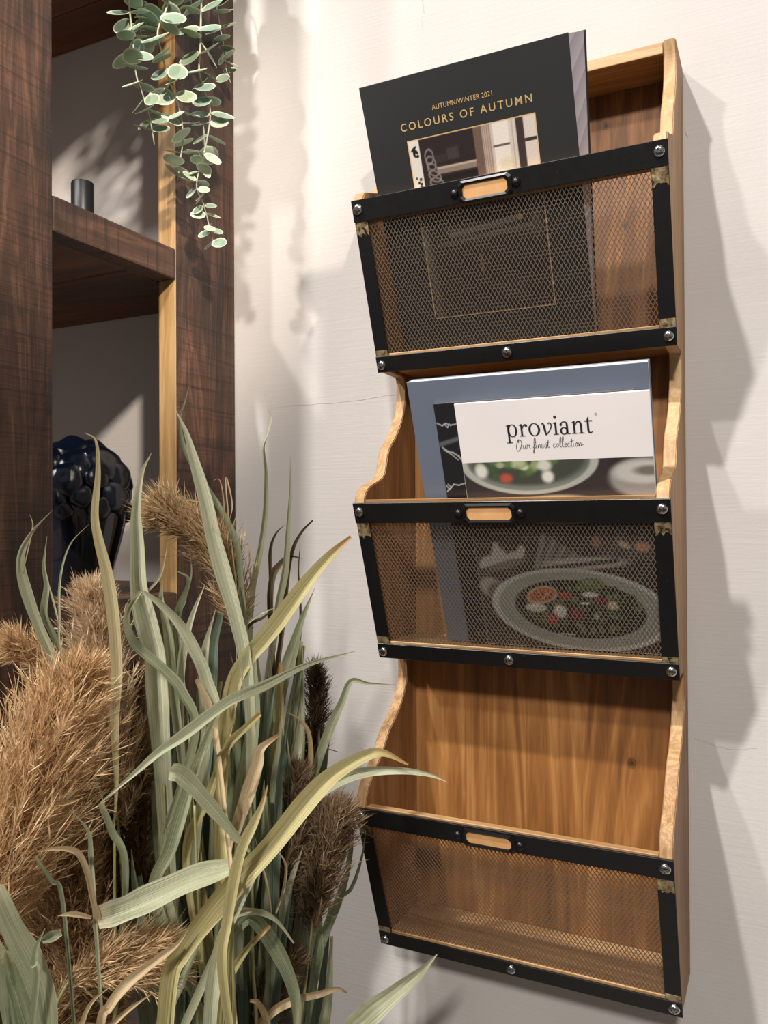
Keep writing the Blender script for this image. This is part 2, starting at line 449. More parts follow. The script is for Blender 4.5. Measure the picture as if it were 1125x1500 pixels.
# black cylinder candle holder on the middle shelf
c0 = atY(121, 300, -.17); r0 = 16*px2m(c0)
ztop = atY(121, 268, -.17).z
cn = empty('candle_holder', (c0.x, -.17, .3133), 'small matt black metal cylinder candle holder on the middle shelf', 'candle holder')
prof = [(.0, 0), (r0, 0), (r0, ztop-.3133-.0015), (r0-.0008, ztop-.3133), (r0-.003, ztop-.3133), (r0-.003, ztop-.3133-.012), (0, ztop-.3133-.012)]
def lathe(profile, base, n=40):
    V = []; Fc = []
    for r_, z_ in profile:
        for k in range(n):
            t = 2*pi*k/n; V.append(Vector(base) + Vector((r_*cos(t), r_*sin(t), z_)))
    for i in range(len(profile)-1):
        for k in range(n):
            k2 = (k+1) % n; Fc.append((i*n+k, i*n+k2, (i+1)*n+k2, (i+1)*n+k))
    return V, Fc
V, Fc = lathe(prof[:5], (c0.x, -.17, .3133)); mobj('holder_body', V, Fc, M['matt_black'], cn, True)
V, Fc = lathe(prof[4:], (c0.x, -.17, .3133)); mobj('candle_cup', V, Fc, M['matt_black'], cn, True)
for ch in cn.children: ch.data.set_sharp_from_angle(angle=radians(35))

# ------------------------------------------------------------------ blue-black glazed vase with mushroom clusters
VY = -.17
vc = atY(112, 880, VY); VB = Vector((vc.x, VY, -.0828))
k_ = px2m(Vector((vc.x, VY, 0)))
vs_ = empty('vase', VB, 'glossy blue black ceramic vase with clustered mushroom caps around its rim on the lower shelf', 'vase')
zt_ = atY(118, 668, VY).z - VB.z
prof = [(0, 0), (.030, 0), (.034, .003), (.043, zt_*.22), (.052, zt_*.45), (.056, zt_*.62), (.055, zt_*.78), (.050, zt_*.90), (.044, zt_*.95), (.040, zt_*.93), (.038, zt_*.7), (0, zt_*.66)]
prof = [tuple(p) for p in crom(prof, 4)]
V, Fc = lathe(prof, VB, 48)
# soft vertical flutes
V2 = []
for v in V:
    d = v-VB; a = math.atan2(d.y, d.x); zz = d.z/zt_
    k = 1 + .012*sin(a*16)*max(0, min(1, (.66-zz)*4))*min(1, zz*8)
    V2.append(VB + Vector((d.x*k, d.y*k, d.z)))
mobj('vase_body', V2, Fc, M['glaze'], vs_, True)
def cap_mesh(seed):
    r_ = random.Random(seed); V = []; Fc = []; n = 18; rows = 8
    for i in range(rows+1):
        ph = (i/rows)*pi*.78
        for k in range(n):
            t = 2*pi*k/n
            wob = 1 + .06*sin(3*t+seed) + .04*sin(5*t+seed*2)
            V.append(Vector((sin(ph)*cos(t)*wob, sin(ph)*sin(t)*wob, cos(ph)*.62 - .12*math.exp(-(ph*3)**2))))
    for i in range(rows):
        for k in range(n):
            k2 = (k+1) % n; Fc.append((i*n+k, i*n+k2, (i+1)*n+k2, (i+1)*n+k))
    Fc.append(tuple(rows*n+k for k in range(n)))
    me = bpy.data.meshes.new('mushroom_cap'); me.from_pydata(V, [], Fc); me.materials.append(M['glaze'])
    me.polygons.foreach_set('use_smooth', [True]*len(me.polygons)); return me
caps = [cap_mesh(s) for s in range(4)]
def put(name, me, loc, q, sc, parent):
    o = bpy.data.objects.new(name, me); link(o, parent)
    o.location = Vector(loc)-ORG[parent.name]; o.rotation_mode = 'QUATERNION'; o.rotation_quaternion = q
    o.scale = sc if hasattr(sc, '__len__') else (sc, sc, sc)
    ORG[o.name] = Vector(loc); return o
rv = random.Random(11)
rows = [(.60, .055, 10, .0125), (.71, .055, 11, .0155), (.83, .053, 11, .0175), (.94, .044, 9, .0185), (1.0, .026, 6, .017)]
for ri, (zz, rr, n, s) in enumerate(rows):
    for k in range(n):
        a = 2*pi*(k + .5*(ri % 2) + rv.uniform(-.12, .12))/n + .25
        nrm = Vector((cos(a), sin(a), (-.25, -.02, .15, .5, .9)[ri] + rv.uniform(-.1, .1))).normalized()
        q = Vector((0, 0, 1)).rotation_difference(nrm)
        put('mushroom_cap', caps[(k+ri) % 4], VB + Vector((rr*cos(a), rr*sin(a), zt_*(zz+rv.uniform(-.025, .025)))), q, s*rv.uniform(.72, 1.32), vs_)

# ------------------------------------------------------------------ hanging eucalyptus
eu = empty('hanging_eucalyptus', (SX-.03, -.15, .7095), 'artificial silver dollar eucalyptus trailing down from the upper shelf', 'hanging plant')
def euca_leaf_mesh(seed, mat):
    V = [Vector((0, 0, 0))]; C = [(0, 0, 0, 1)]; Fc = []; n = 20
    r_ = random.Random(seed); asp = r_.uniform(.86, 1.08)
    for j, (rad, tone) in enumerate(((.5, 0), (.83, .05), (.90, .8), (1.0, 1.0))):
        for k in range(n):
            t = 2*pi*k/n
            x = .5 + .5*rad*cos(t); y = .5*rad*asp*sin(t)*(1 - .10*cos(t))
            if k == n//2 and j == 3: x -= .05
            V.append(Vector((x, y, .13*((x-.5)**2*4*.5 + y*y*4*.6) - .03)))
            C.append((tone, tone, tone, 1))
    V[0] = Vector((.5, 0, -.03))
    for k in range(n): Fc.append((0, 1+k, 1+(k+1) % n))
    for j in range(3):
        for k in range(n):
            k2 = (k+1) % n; a = 1+j*n; Fc.append((a+k, a+n+k, a+n+k2, a+k2))
    me = bpy.data.meshes.new('leaf'); me.from_pydata(V, [], Fc); me.materials.append(mat)
    at = me.attributes.new('tone', 'FLOAT_COLOR', 'POINT'); at.data.foreach_set('color', np.array(C, dtype=np.float32).ravel())
    me.polygons.foreach_set('use_smooth', [True]*len(me.polygons)); return me
EL = [euca_leaf_mesh(s, M['euca']) for s in range(4)]; ELP = [euca_leaf_mesh(s+9, M['euca_pale']) for s in range(2)]
strands = [
 ([(182, -60), (188, 0), (194, 53), (199, 107), (210, 142), (219, 171), (226, 212)], -.600, 27, .25, .0),
 ([(208, -50), (206, 0), (204, 36), (212, 72)], -.612, 22, .2, .0),
 ([(250, -50), (245, 7), (231, 46), (238, 82), (249, 121), (263, 160), (268, 199), (265, 228), (260, 264)], -.590, 31, .35, .75),
 ([(296, -60), (295, 0), (293, 71), (292, 107), (302, 142), (308, 167), (302, 210), (293, 245), (288, 274), (299, 302), (308, 338), (315, 364)], -.578, 30, .55, .68),
 ([(312, -50), (320, 28), (327, 64), (331, 100), (338, 122)], -.603, 23, .3, .0),
 ([(270, -60), (277, -20), (281, 12)], -.596, 26, .0, .0),
]
re_ = random.Random(5)
for si, (pp, X, wpx, shrink, pale) in enumerate(strands):
    P3 = [atX(x, y, X) for x, y in pp]
    top = P3[0]
    arch = [Vector((SX-.055, top.y-.004, .7125)), Vector((SX-.02, top.y-.002, .7205)), Vector((SX+.012, top.y, .7165))]
    P3 = arch + P3
    path = [Vector(p) for p in crom([tuple(p) for p in P3], 9)]
    # keep clear of the shelf edge where it arches over
    V, Fc = tube(path, [.0013*(1-.5*i/len(path)) for i in range(len(path))], 6)
    st = mobj('strand', V, Fc, M['euca_stem'], eu, True)
    # arc length walk
    acc = 0; nxt = 0.0; L = sum((path[i+1]-path[i]).length for i in range(len(path)-1)); s = 0
    started = False
    for i in range(len(path)-1):
        seg = path[i+1]-path[i]
        s += seg.length
        if path[i].z > .69: nxt = s; continue
        while nxt <= s:
            t = nxt/L
            size = 1.36*wpx*px2m(path[i])*(1 - shrink*max(0, (t-.45)/.55))*re_.uniform(.8, 1.12)
            tn = seg.normalized()
            base_a = re_.uniform(0, 2*pi)
            for sgn in (0, pi):
                a = base_a + sgn + re_.uniform(-.35, .35)
                rad = Vector((cos(a), sin(a), 0)); rad = (rad - tn*rad.dot(tn)).normalized()
                out = (rad + tn*re_.uniform(-.35, .55)).normalized()
                if path[i].x + out.x*size < SX+.004 and path[i].y > -.13: out.x = abs(out.x)*.6; out.normalize()
                nrm = tn*-1 + rad*re_.uniform(-.2, 1.1) + Vector((re_.uniform(-.2, .7), re_.uniform(-2.2, -.1), re_.uniform(-.3, .5)))
                nrm = (nrm - out*nrm.dot(out)).normalized()
                yv = nrm.cross(out)
                mat3 = Matrix((out, yv, nrm)).transposed()
                me = (ELP if (pale > 0 and t > pale and re_.random() < .8) else EL)
                put('leaf', me[re_.randrange(len(me))], path[i] + out*.001, mat3.to_quaternion(), size*re_.uniform(.85, 1.1), st)
            nxt += size*re_.uniform(.50, .74)

# ------------------------------------------------------------------ wall rack
XL, XR, TH = -.382, -.082, .0115
ZT = (.3186, .0158, -.2864); ZB = (.1567, -.1458, -.4478); ZTOP = .4435
DT, DB = .1335, .0745
rack = empty('wall_magazine_rack', ((XL+XR)/2, 0, ZB[2]), 'three tier wooden wall rack with black framed wire mesh bins', 'wall rack')
def tier_profile(i):
    z0 = ZT[i]
    if i == 0:
        c = [(-.061, ZTOP), (-.056, .428), (-.057, .410), (-.066, .390), (-.079, .370), (-.085, .352), (-.092, .341), (-.112, .333), (-.128, .3275), (-DT, z0)]
        return [tuple(p) for p in crom(c, 5)]
    if i == 1:
        c = [(-.033, .150), (-.034, .130), (-.041, .111), (-.057, .090), (-.075, .074), (-.082, .059), (-.087, .047), (-.100, .0395), (-.121, .0325), (-.131, .0245), (-DT, z0)]
    else:
        c = [(-.033, -.152), (-.033, -.175), (-.044, -.195), (-.061, -.211), (-.079, -.223), (-.098, -.243), (-.121, -.262), (-.131, -.275), (-DT, z0)]
    return [tuple(p) for p in crom(c, 5)]
prof = []
for i in range(3):
    prof += tier_profile(i)
    prof += [(-DB, ZB[i])]
    if i < 2: prof += [(-.036, ZB[i]-.0005)]
prof += [(-.001, ZB[2]), (-.001, ZTOP)]
def side(x0, x1):
    bm = bmesh.new()
    a = [bm.verts.new((x0, y, z)) for y, z in prof]; b_ = [bm.verts.new((x1, y, z)) for y, z in prof]
    n = len(prof)
    f1 = bm.faces.new(a); f2 = bm.faces.new(b_[::-1])
    for k in range(n):
        k2 = (k+1) % n
        f = bm.faces.new((a[k2], a[k], b_[k], b_[k2])); f.material_index = 1
    bmesh.ops.recalc_face_normals(bm, faces=list(bm.faces))
    ed = [e for e in bm.edges if len({f.material_index for f in e.link_faces}) == 2]
    bmesh.ops.bevel(bm, geom=ed, offset=.0009, segments=2, affect='EDGES')
    bmesh.ops.triangulate(bm, faces=[f for f in bm.faces if len(f.verts) > 4])
    return bmobj('side_panel', bm, [M['rack_side'], M['rack_edge']], rack)
side(XL, XL+TH); side(XR-TH, XR)
bx0, bx1 = XL+TH+.0002, XR-TH-.0002
cuts = [bx0, bx0+.058, bx0+.127, bx0+.186, bx1]
for k in range(4):
    box('back_board', (cuts[k]+.00005, -.0085, ZB[2]+.001), (cuts[k+1]-.00005, -.001, ZTOP-.0115), M['rack_back'], rack, 0)
box('top_board', (bx0, -.0595, ZTOP-.0112), (bx1, -.001, ZTOP-.0004), M['rack_rail'], rack, .0008)

# shared screw mesh: pan head, dark flat bars painted for the shade of a cross recess, axis +Z
def screw_mesh():
    n = 16; V = []; Fc = []; fm = []
    pr_ = [(.0042, 0), (.0042, .0007), (.0036, .0017), (.0022, .0024), (.0, .0026)]
    for r_, z_ in pr_[:-1]:
        for k in range(n): V.append((r_*cos(2*pi*k/n), r_*sin(2*pi*k/n), z_))
    V.append((0, 0, pr_[-1][1])); top = len(V)-1
    for i in range(len(pr_)-2):
        for k in range(n):
            k2 = (k+1) % n; Fc.append((i*n+k, i*n+k2, (i+1)*n+k2, (i+1)*n+k)); fm.append(0)
    for k in range(n): Fc.append((3*n+k, 3*n+(k+1) % n, top)); fm.append(0)
    for a in (.4, .4+pi/2):
        c, s = cos(a), sin(a); w, l = .00045, .0021
        q = [(-l, -w), (l, -w), (l, w), (-l, w)]; i0 = len(V)
        for x, y in q: V.append((x*c-y*s, x*s+y*c, .00272 if abs(x) < .001 else .0025))
        Fc.append((i0, i0+1, i0+2, i0+3)); fm.append(1)
    me = bpy.data.meshes.new('screw'); me.from_pydata(V, [], Fc); me.materials.append(M['chrome']); me.materials.append(M['slot_shade'])
    me.polygons.foreach_set('material_index', fm); me.polygons.foreach_set('use_smooth', [f == 0 for f in fm]); return me
SCREW = screw_mesh()
def rivet_mesh():
    n = 16; V = []; Fc = []
    for i in range(6):
        ph = i/5*pi/2
        for k in range(n): V.append((.0043*cos(ph)*cos(2*pi*k/n), .0043*cos(ph)*sin(2*pi*k/n), .0034*sin(ph)))
    for i in range(5):
        for k in range(n):
            k2 = (k+1) % n; Fc.append((i*n+k, i*n+k2, (i+1)*n+k2, (i+1)*n+k))
    me = bpy.data.meshes.new('rivet'); me.from_pydata(V, [], Fc); me.materials.append(M['rivet'])
    me.polygons.foreach_set('use_smooth', [True]*len(me.polygons)); return me
RIVET = rivet_mesh()

LEN = sqrt((ZT[0]-ZB[0])**2 + (DT-DB)**2)
for i in range(3):
    # local frame of the sloping front: u along X, v up the slope, w outwards
    o0 = Vector((XL, -DB, ZB[i])); uu = Vector((1, 0, 0)); vv = (Vector((XL, -DT, ZT[i]))-o0).normalized(); ww = uu.cross(vv)
    W = XR-XL
    def T(u, v, w): return o0 + uu*u + vv*v + ww*w
    def fbox(name, a, b_, mat, parent, bev=.0004, worn=None):
        bm = box_bm(a, b_, bev, 1)
        if worn:
            pass
        for v in bm.verts: v.co = T(*v.co)
        return bmobj(name, bm, mat, parent)
    # wooden pieces of the bin
    rail_y = -DT+.0005
    bm = box_bm((bx0, rail_y, ZT[i]-.019), (bx1, rail_y+.0085, ZT[i]+(.0009, .0034, .0016)[i]), .0006, 1)
    for v in bm.verts: v.co.y += (ZT[i]-v.co.z)*.364*(1 if v.co.z < ZT[i] else 0)
    bmobj('front_rail', bm, M['rack_rail'], rack)
    bm = box_bm((bx0, -DB-.002, ZB[i]+.003), (bx1, -.0088, ZB[i]+.0175), .0006, 1)
    for v in bm.verts:
        if v.co.y < -.05: v.co.y -= (v.co.z-ZB[i])*.364-.0015
    bmobj('bin_floor', bm, M['rack_rail'], rack)
    # steel frame (top bar is the part, the other pieces are its sub-parts)
    fr = fbox('front_frame', (-.0008, LEN-.0205, .0012), (W+.0008, LEN+.0005, .0030), M['steel'], rack)
    fbox('frame_bar', (-.0008, -.0005, .0012), (W+.0008, .0165, .0030), M['steel'], fr)
    for x0, x1 in ((-.0006, .0140), (W-.0140, W+.0006)):
        fbox('frame_bar', (x0, .0167, .0003), (x1, LEN-.0207, .0018), M['steel'], fr)
        # bare corner where the lacquer stops short
        hh = random.uniform(.010, .016)
        for vb, vt in ((LEN-.0207-hh, LEN-.0150), (.0120, .0167+hh*.5)):
            bm = bmesh.new(); n = 9
            pts = []
            for k in range(n): pts.append((x0+.0004+(x1-x0-.0008)*k/(n-1), vb + random.uniform(-.0022, .0022)))
            lo = [bm.verts.new(T(u, v, .0021)) for u, v in pts]; hi = [bm.verts.new(T(u, vt, .0021)) for u, v in pts]
            lo2 = [bm.verts.new(T(u, v, .0016)) for u, v in pts]; hi2 = [bm.verts.new(T(u, vt, .0016)) for u, v in pts]
            for k in range(n-1):
                bm.faces.new((lo[k], lo[k+1], hi[k+1], hi[k])); bm.faces.new((lo2[k], lo2[k+1], lo[k+1], lo[k])); bm.faces.new((hi[k], hi[k+1], hi2[k+1], hi2[k]))
            bmobj('bare_corner', bm, M['bare'], fr)
    # expanded metal: diamond lattice of thin bars
    du, dv = .00405, .0070
    u0, u1, v0, v1 = .008, W-.008, .012, LEN-.014
    nu = int((u1-u0)/du); nv = int((v1-v0)/dv)
    V = []; Fc = []; hw = .00031
    def strand(a, b_, w):
        d = Vector((b_[0]-a[0], b_[1]-a[1])); d.normalize(); p = Vector((-d.y, d.x))*hw; j = len(V)
        ex = d*hw*.6
        for (x, y), sg in ((a, -1), (b_, 1)):
            x += ex.x*sg; y += ex.y*sg
            V.append(T(x+p.x, y+p.y, w-.00035)); V.append(T(x-p.x, y-p.y, w-.00035)); V.append(T(x-p.x*.8, y-p.y*.8, w+.00035)); V.append(T(x+p.x*.8, y+p.y*.8, w+.00035))
        for k in range(4): Fc.append((j+k, j+(k+1) % 4, j+4+(k+1) % 4, j+4+k))
    for a in range(nu):
        for c in range(nv):
            x, y = u0+a*du, v0+c*dv; m_ = (x+du/2, y+dv/2)
            wv = -.0009
            strand((x, y), m_, wv); strand((x+du, y), m_, wv); strand(m_, (x, y+dv), wv); strand(m_, (x+du, y+dv), wv)
    me_o = mobj('wire_mesh', V, Fc, M['mesh'], fr)
    # screws
    q = Matrix((uu, vv, ww)).transposed().to_quaternion()
    for (u, v, dz) in ((.0055, LEN-.0085, .0030), (W-.0065, LEN-.0085, .0030), (.0052, .0072, .0030), (W-.0062, .0085, .0030), (W*.475, .0080, .0030)):
        qq = q @ Quaternion((0, 0, 1), random.uniform(0, 1.5))
        put('screw', SCREW, T(u, v, dz), qq, random.uniform(1.12, 1.25), fr)
    # label holder
    cu = (.1385, .1405, .1380)[i]; cv = LEN-.0112
    def rr_pts(hw_, hh_, ch): return [(-hw_+ch, -hh_), (hw_-ch, -hh_), (hw_, -hh_+ch), (hw_, hh_-ch), (hw_-ch, hh_), (-hw_+ch, hh_), (-hw_, hh_-ch), (-hw_, -hh_+ch)]
    V = []; Fc = []
    out = rr_pts(.0262, .0100, .0032); inn = rr_pts(.0218, .0062, .0030); lip = rr_pts(.0240, .0081, .0032)
    for ring_, w in ((out, .0031), (out, .0040), (lip, .0052), (inn, .0042), (inn, .0033)):
        for x, y in ring_: V.append(T(cu+x, cv+y, w))
    for j in range(4):
        for k in range(8):
            k2 = (k+1) % 8; Fc.append((j*8+k, j*8+k2, j*8+8+k2, j*8+8+k))
    mobj('label_holder', V, Fc, M['rivet'], fr)
    V = [T(cu+x, cv+y, .0034) for x, y in rr_pts(.0222, .0066, .0028)] + [T(cu+x, cv+y, .0031) for x, y in rr_pts(.0222, .0066, .0028)]
    mobj('label_card', V, [tuple(range(8)), tuple(range(15, 7, -1))], M['card'], fr)
    for sx in (-1, 1): put('rivet', RIVET, T(cu+sx*.0300, cv, .0030), q, 1.0, fr)

# ------------------------------------------------------------------ catalogues in the rack
def leaning(x0, z0, slope, yref, zref):
    """frame of a booklet: u right, v up its face, w towards the viewer"""
    L = sqrt(1+slope*slope); v = Vector((0, -slope/L, 1/L)); u = Vector((1, 0, 0)); w = u.cross(v)
    o = Vector((x0, yref-slope*(z0-zref), z0))
    return lambda a, b_, c: o + u*a + v*b_ + w*c
def booklet(name, label, cat, T, w, h, t, m_cover, m_pages, group=None, cover_t=.0006, fan=0.0):
    root = empty(name, T(w/2, 0, -t/2), label, cat, group)
    def bx(nm, a, b_, mat, bev=.0002):
        bm = box_bm(a, b_, bev, 1)
        for v in bm.verts: v.co = T(*v.co)
        return bmobj(nm, bm, mat, root)
    fc = bx('front_cover', (0, 0, -cover_t), (w, h, 0), m_cover)
    bc = bx('back_cover', (0, 0, -t), (w, h, -t+cover_t), m_cover)
    bx('spine', (0, 0, -t+cover_t), (.0007, h, -cover_t), m_cover, .0001)
    pb = bx('page_block', (.0008, .0004, -t+cover_t+.0001), (w-.0010, h-.0006, -cover_t-.0001), m_pages, 0)
    if fan:
        # the pages have slipped and stand out past the cover towards the top right
        org = ORG[root.name]; lo_ = T(0, 0, -t+cover_t+.0001)
        inv = T(0, 0, 0)
        for o_, keep in ((pb, False), (bc, True)):
            for v in o_.data.vertices:
                d = (v.co+org)-inv; a = d.x; b_ = d.dot(T(0, 1, 0)-inv); c_ = d.dot(T(0, 0, 1)-inv)
                if a > w*.5: v.co.x += fan*max(0, (b_/h-.35)/.65 if b_ > .5*h else 0)*(min(1, -c_/t*1.0) if not keep else 1.0)
    return root, fc
def raster(name, T, parent, u0, u1, v0, v1, res, fn, w=.00012):
    nu = int((u1-u0)/res)+1; nv = int((v1-v0)/res)+1
    us = np.linspace(u0, u1, nu); vs2 = np.linspace(v0, v1, nv); U, Vv = np.meshgrid(us, vs2)
    C = fn(U, Vv).reshape(-1, 3)
    C = np.where(C <= 10.3, C/255/12.92, ((np.clip(C, 0, 255)/255+.055)/1.055)**2.4)
    C = np.concatenate([C, np.ones((len(C), 1))], 1)
    o = T(0, 0, w); du = np.array(T(1, 0, w)-o); dv_ = np.array(T(0, 1, w)-o)
    P = np.array(o) + U.reshape(-1, 1)*du + Vv.reshape(-1, 1)*dv_
    idx = np.arange(nu*nv).reshape(nv, nu)
    Fq = np.stack([idx[:-1, :-1], idx[:-1, 1:], idx[1:, 1:], idx[1:, :-1]], -1).reshape(-1, 4)
    return mobj(name, [Vector(p) for p in P], Fq.tolist(), M['print'], parent, cols=C)
def sstep(x, e0, e1): t = np.clip((x-e0)/(e1-e0), 0, 1); return t*t*(3-2*t)
class Canvas:
    def __init__(s, U, V, bg): s.U, s.V = U, V; s.C = np.ones(U.shape+(3,))*np.array(bg, float)
    def mask(s, m, col, a=1.0): s.C += (np.array(col, float)-s.C)*(np.clip(m, 0, 1)*a)[..., None]
    def ell(s, x, y, rx, ry, col, soft=.15, rot=0, a=1.0):
        dx, dy = s.U-x, s.V-y; c, n = cos(rot), sin(rot); p, q = (dx*c+dy*n)/rx, (-dx*n+dy*c)/ry
        s.mask(1-sstep(np.sqrt(p*p+q*q), 1-soft, 1+soft), col, a)
    def ring(s, x, y, rx, ry, wd, col, soft=.04, rot=0, a=1.0):
        dx, dy = s.U-x, s.V-y; c, n = cos(rot), sin(rot); p, q = (dx*c+dy*n)/rx, (-dx*n+dy*c)/ry
        d = np.abs(np.sqrt(p*p+q*q)-1); s.mask(1-sstep(d, wd, wd+soft), col, a)
    def rect(s, x0, x1, y0, y1, col, soft=.0005, a=1.0):
        m = sstep(s.U, x0-soft, x0+soft)*(1-sstep(s.U, x1-soft, x1+soft))*sstep(s.V, y0-soft, y0+soft)*(1-sstep(s.V, y1-soft, y1+soft)); s.mask(m, col, a)
    def line(s, x0, y0, x1, y1, wd, col, soft=.0004, a=1.0):
        d = np.array([x1-x0, y1-y0]); L = np.hypot(*d); d = d/L
        px, py = s.U-x0, s.V-y0; t = np.clip(px*d[0]+py*d[1], 0, L); r = np.hypot(px-t*d[0], py-t*d[1])
        s.mask(1-sstep(r, wd, wd+soft), col, a)
def text_mesh(name, body, T, parent, u, v, width, size, mat, space=1.0, bold=0):
    cu = bpy.data.curves.new('tmp_text', 'FONT'); cu.body = body; cu.size = 1.0; cu.space_character = space; cu.offset = bold
    cu.resolution_u = 3
    to = bpy.data.objects.new('tmp_text', cu); COL.objects.link(to)
    dg = bpy.context.evaluated_depsgraph_get(); dg.update()
    me = bpy.data.meshes.new_from_object(to.evaluated_get(dg))
    V = np.array([v_.co[:] for v_ in me.vertices]); Fc = [list(p.vertices) for p in me.polygons]
    bpy.data.objects.remove(to); bpy.data.curves.remove(cu); bpy.data.meshes.remove(me)
    k = width/(V[:, 0].max()-V[:, 0].min()); x0 = V[:, 0].min()
    ky = size/.70
    return mobj(name, [T(u+(p[0]-x0)*k, v+p[1]*ky, .0002) for p in V], Fc, mat, parent)

# --- autumn catalogue in the top bin
SL = .45
TA = leaning(-.3578, .1762, SL, -.1264, .325)
rootA, fcA = booklet('catalogue', 'black catalogue with gold lettering leaning in the top bin', 'catalogue', TA, .2006, .2585, .0125, M['cover_black'], M['pages_lilac'], fan=.0125)
def autumn_photo(U, V):
    c = Canvas(U, V, (44, 36, 36))
    u0, u1, v0, v1 = .040, .1655, .033, .2035
    n = np.sin(U*900+V*300)*np.sin(V*1300-U*200)
    # wall print strip at left
    c.rect(u0, .0515, .130, v1, (226, 218, 208))
    for (x, y, rx, ry, ro) in ((.0455, .1955, .0035, .0012, .6), (.047, .193, .0032, .0016, -.7), (.0455, .1905, .0012, .003, .3), (.0485, .1885, .0016, .0014, 0), (.044, .1945, .001, .001, 0)):
        c.ell(x, y, rx, ry, (30, 26, 26), .25, ro)
    for k in range(6):
        c.rect(.0435+.0015*(k % 3), .0450+.0022*(k % 3), .168-.0042*k, .1702-.0042*k, (34, 30, 30)); c.rect(.047, .0495, .1665-.0042*k, .1688-.0042*k, (34, 30, 30))
    # dark cupboard room
    c.rect(.0515, .112, .13, v1, (46, 37, 37))
    c.rect(.078, .090, .1800, .1905, (66, 58, 58), .0012); c.rect(.063, .078, .1790, .186, (56, 48, 48), .001)
    c.rect(.066, .108, .1690, .1745, (142, 122, 110), .0007); c.rect(.066, .108, .1735, .1755, (186, 168, 152), .0005)
    c.rect(.066, .108, .158, .167, (30, 24, 25), .001)
    for k in range(5): c.ring(.060+.001*k, .186-.006*k, .0042, .0065, .10, (138, 128, 124), .12, .3*k, .8)
    # curtain, window
    c.rect(.106, .114, .13, v1, (112, 90, 78), .0006); c.rect(.114, .1225, .13, v1, (186, 166, 150), .0006)
    for k in range(4): c.rect(.1148+.002*k, .1155+.002*k, .13, v1, (146, 124, 110), .0003)
    c.rect(.1225, .1465, .13, v1, (234, 224, 212), .0006)
    c.rect(.1225, .1245, .13, v1, (204, 190, 176), .0004); c.rect(.1235, .1405, .1820, .1838, (96, 84, 78), .0004)
    c.rect(.1395, .1465, .13, v1, (214, 200, 188), .0005); c.rect(.1425, .1432, .13, v1, (170, 154, 142), .0003)
    c.ell(.135, .166, .007, .006, (206, 198, 160), .5, 0, .5)
    c.rect(.1465, .1535, .13, v1, (64, 52, 50), .0006); c.rect(.1535, u1, .13, v1, (220, 206, 192), .0006)
    c.rect(.1535, u1, .1815, .1845, (60, 50, 48), .0004)
    # lower half of the picture: dark table scene
    c.mask(1-sstep(V, .138, .150), (52, 43, 42))
    c.mask((1-sstep(V, .11, .145))*(1-sstep(U-u0, .0, .014)*1.0), (150, 146, 116), .75)
    c.mask((1-sstep(V, .05, .11))*(1-sstep(U-u0, .0, .010)), (52, 43, 42), .9)
    c.line(.070, .112, .135, .118, .0018, (108, 98, 96), .002); c.line(.056, .104, .150, .110, .0012, (92, 82, 80), .002)
    c.rect(.062, .100, .116, .120, (88, 78, 76), .003, .7)
    c.rect(.150, .160, .10, .14, (98, 92, 92), .004, .5)
    c.ell(.140, .119, .0028, .003, (168, 138, 100), .3); c.rect(.0965, .0995, .072, .090, (126, 92, 72), .001)
    c.rect(.11, .14, .045, .062, (74, 64, 64), .006, .7)
    c.C += (n*3)[..., None]
    b_ = .0011
    edge = np.minimum(np.minimum(U-u0, u1-U), np.minimum(V-v0, v1-V))
    c.mask(1-sstep(edge, b_*.8, b_*1.2), (216, 180, 128))
    return c.C
raster('cover_photo', TA, fcA, .040, .1655, .033, .2035, .00062, autumn_photo)
text_mesh('cover_text', 'AUTUMN/WINTER 2021', TA, fcA, .0700, .2250, .0585, .0042, M['gold'], 1.05)
text_mesh('cover_text', 'COLOURS OF AUTUMN', TA, fcA, .0360, .2125, .1280, .0068, M['gold'], 1.35, .006)

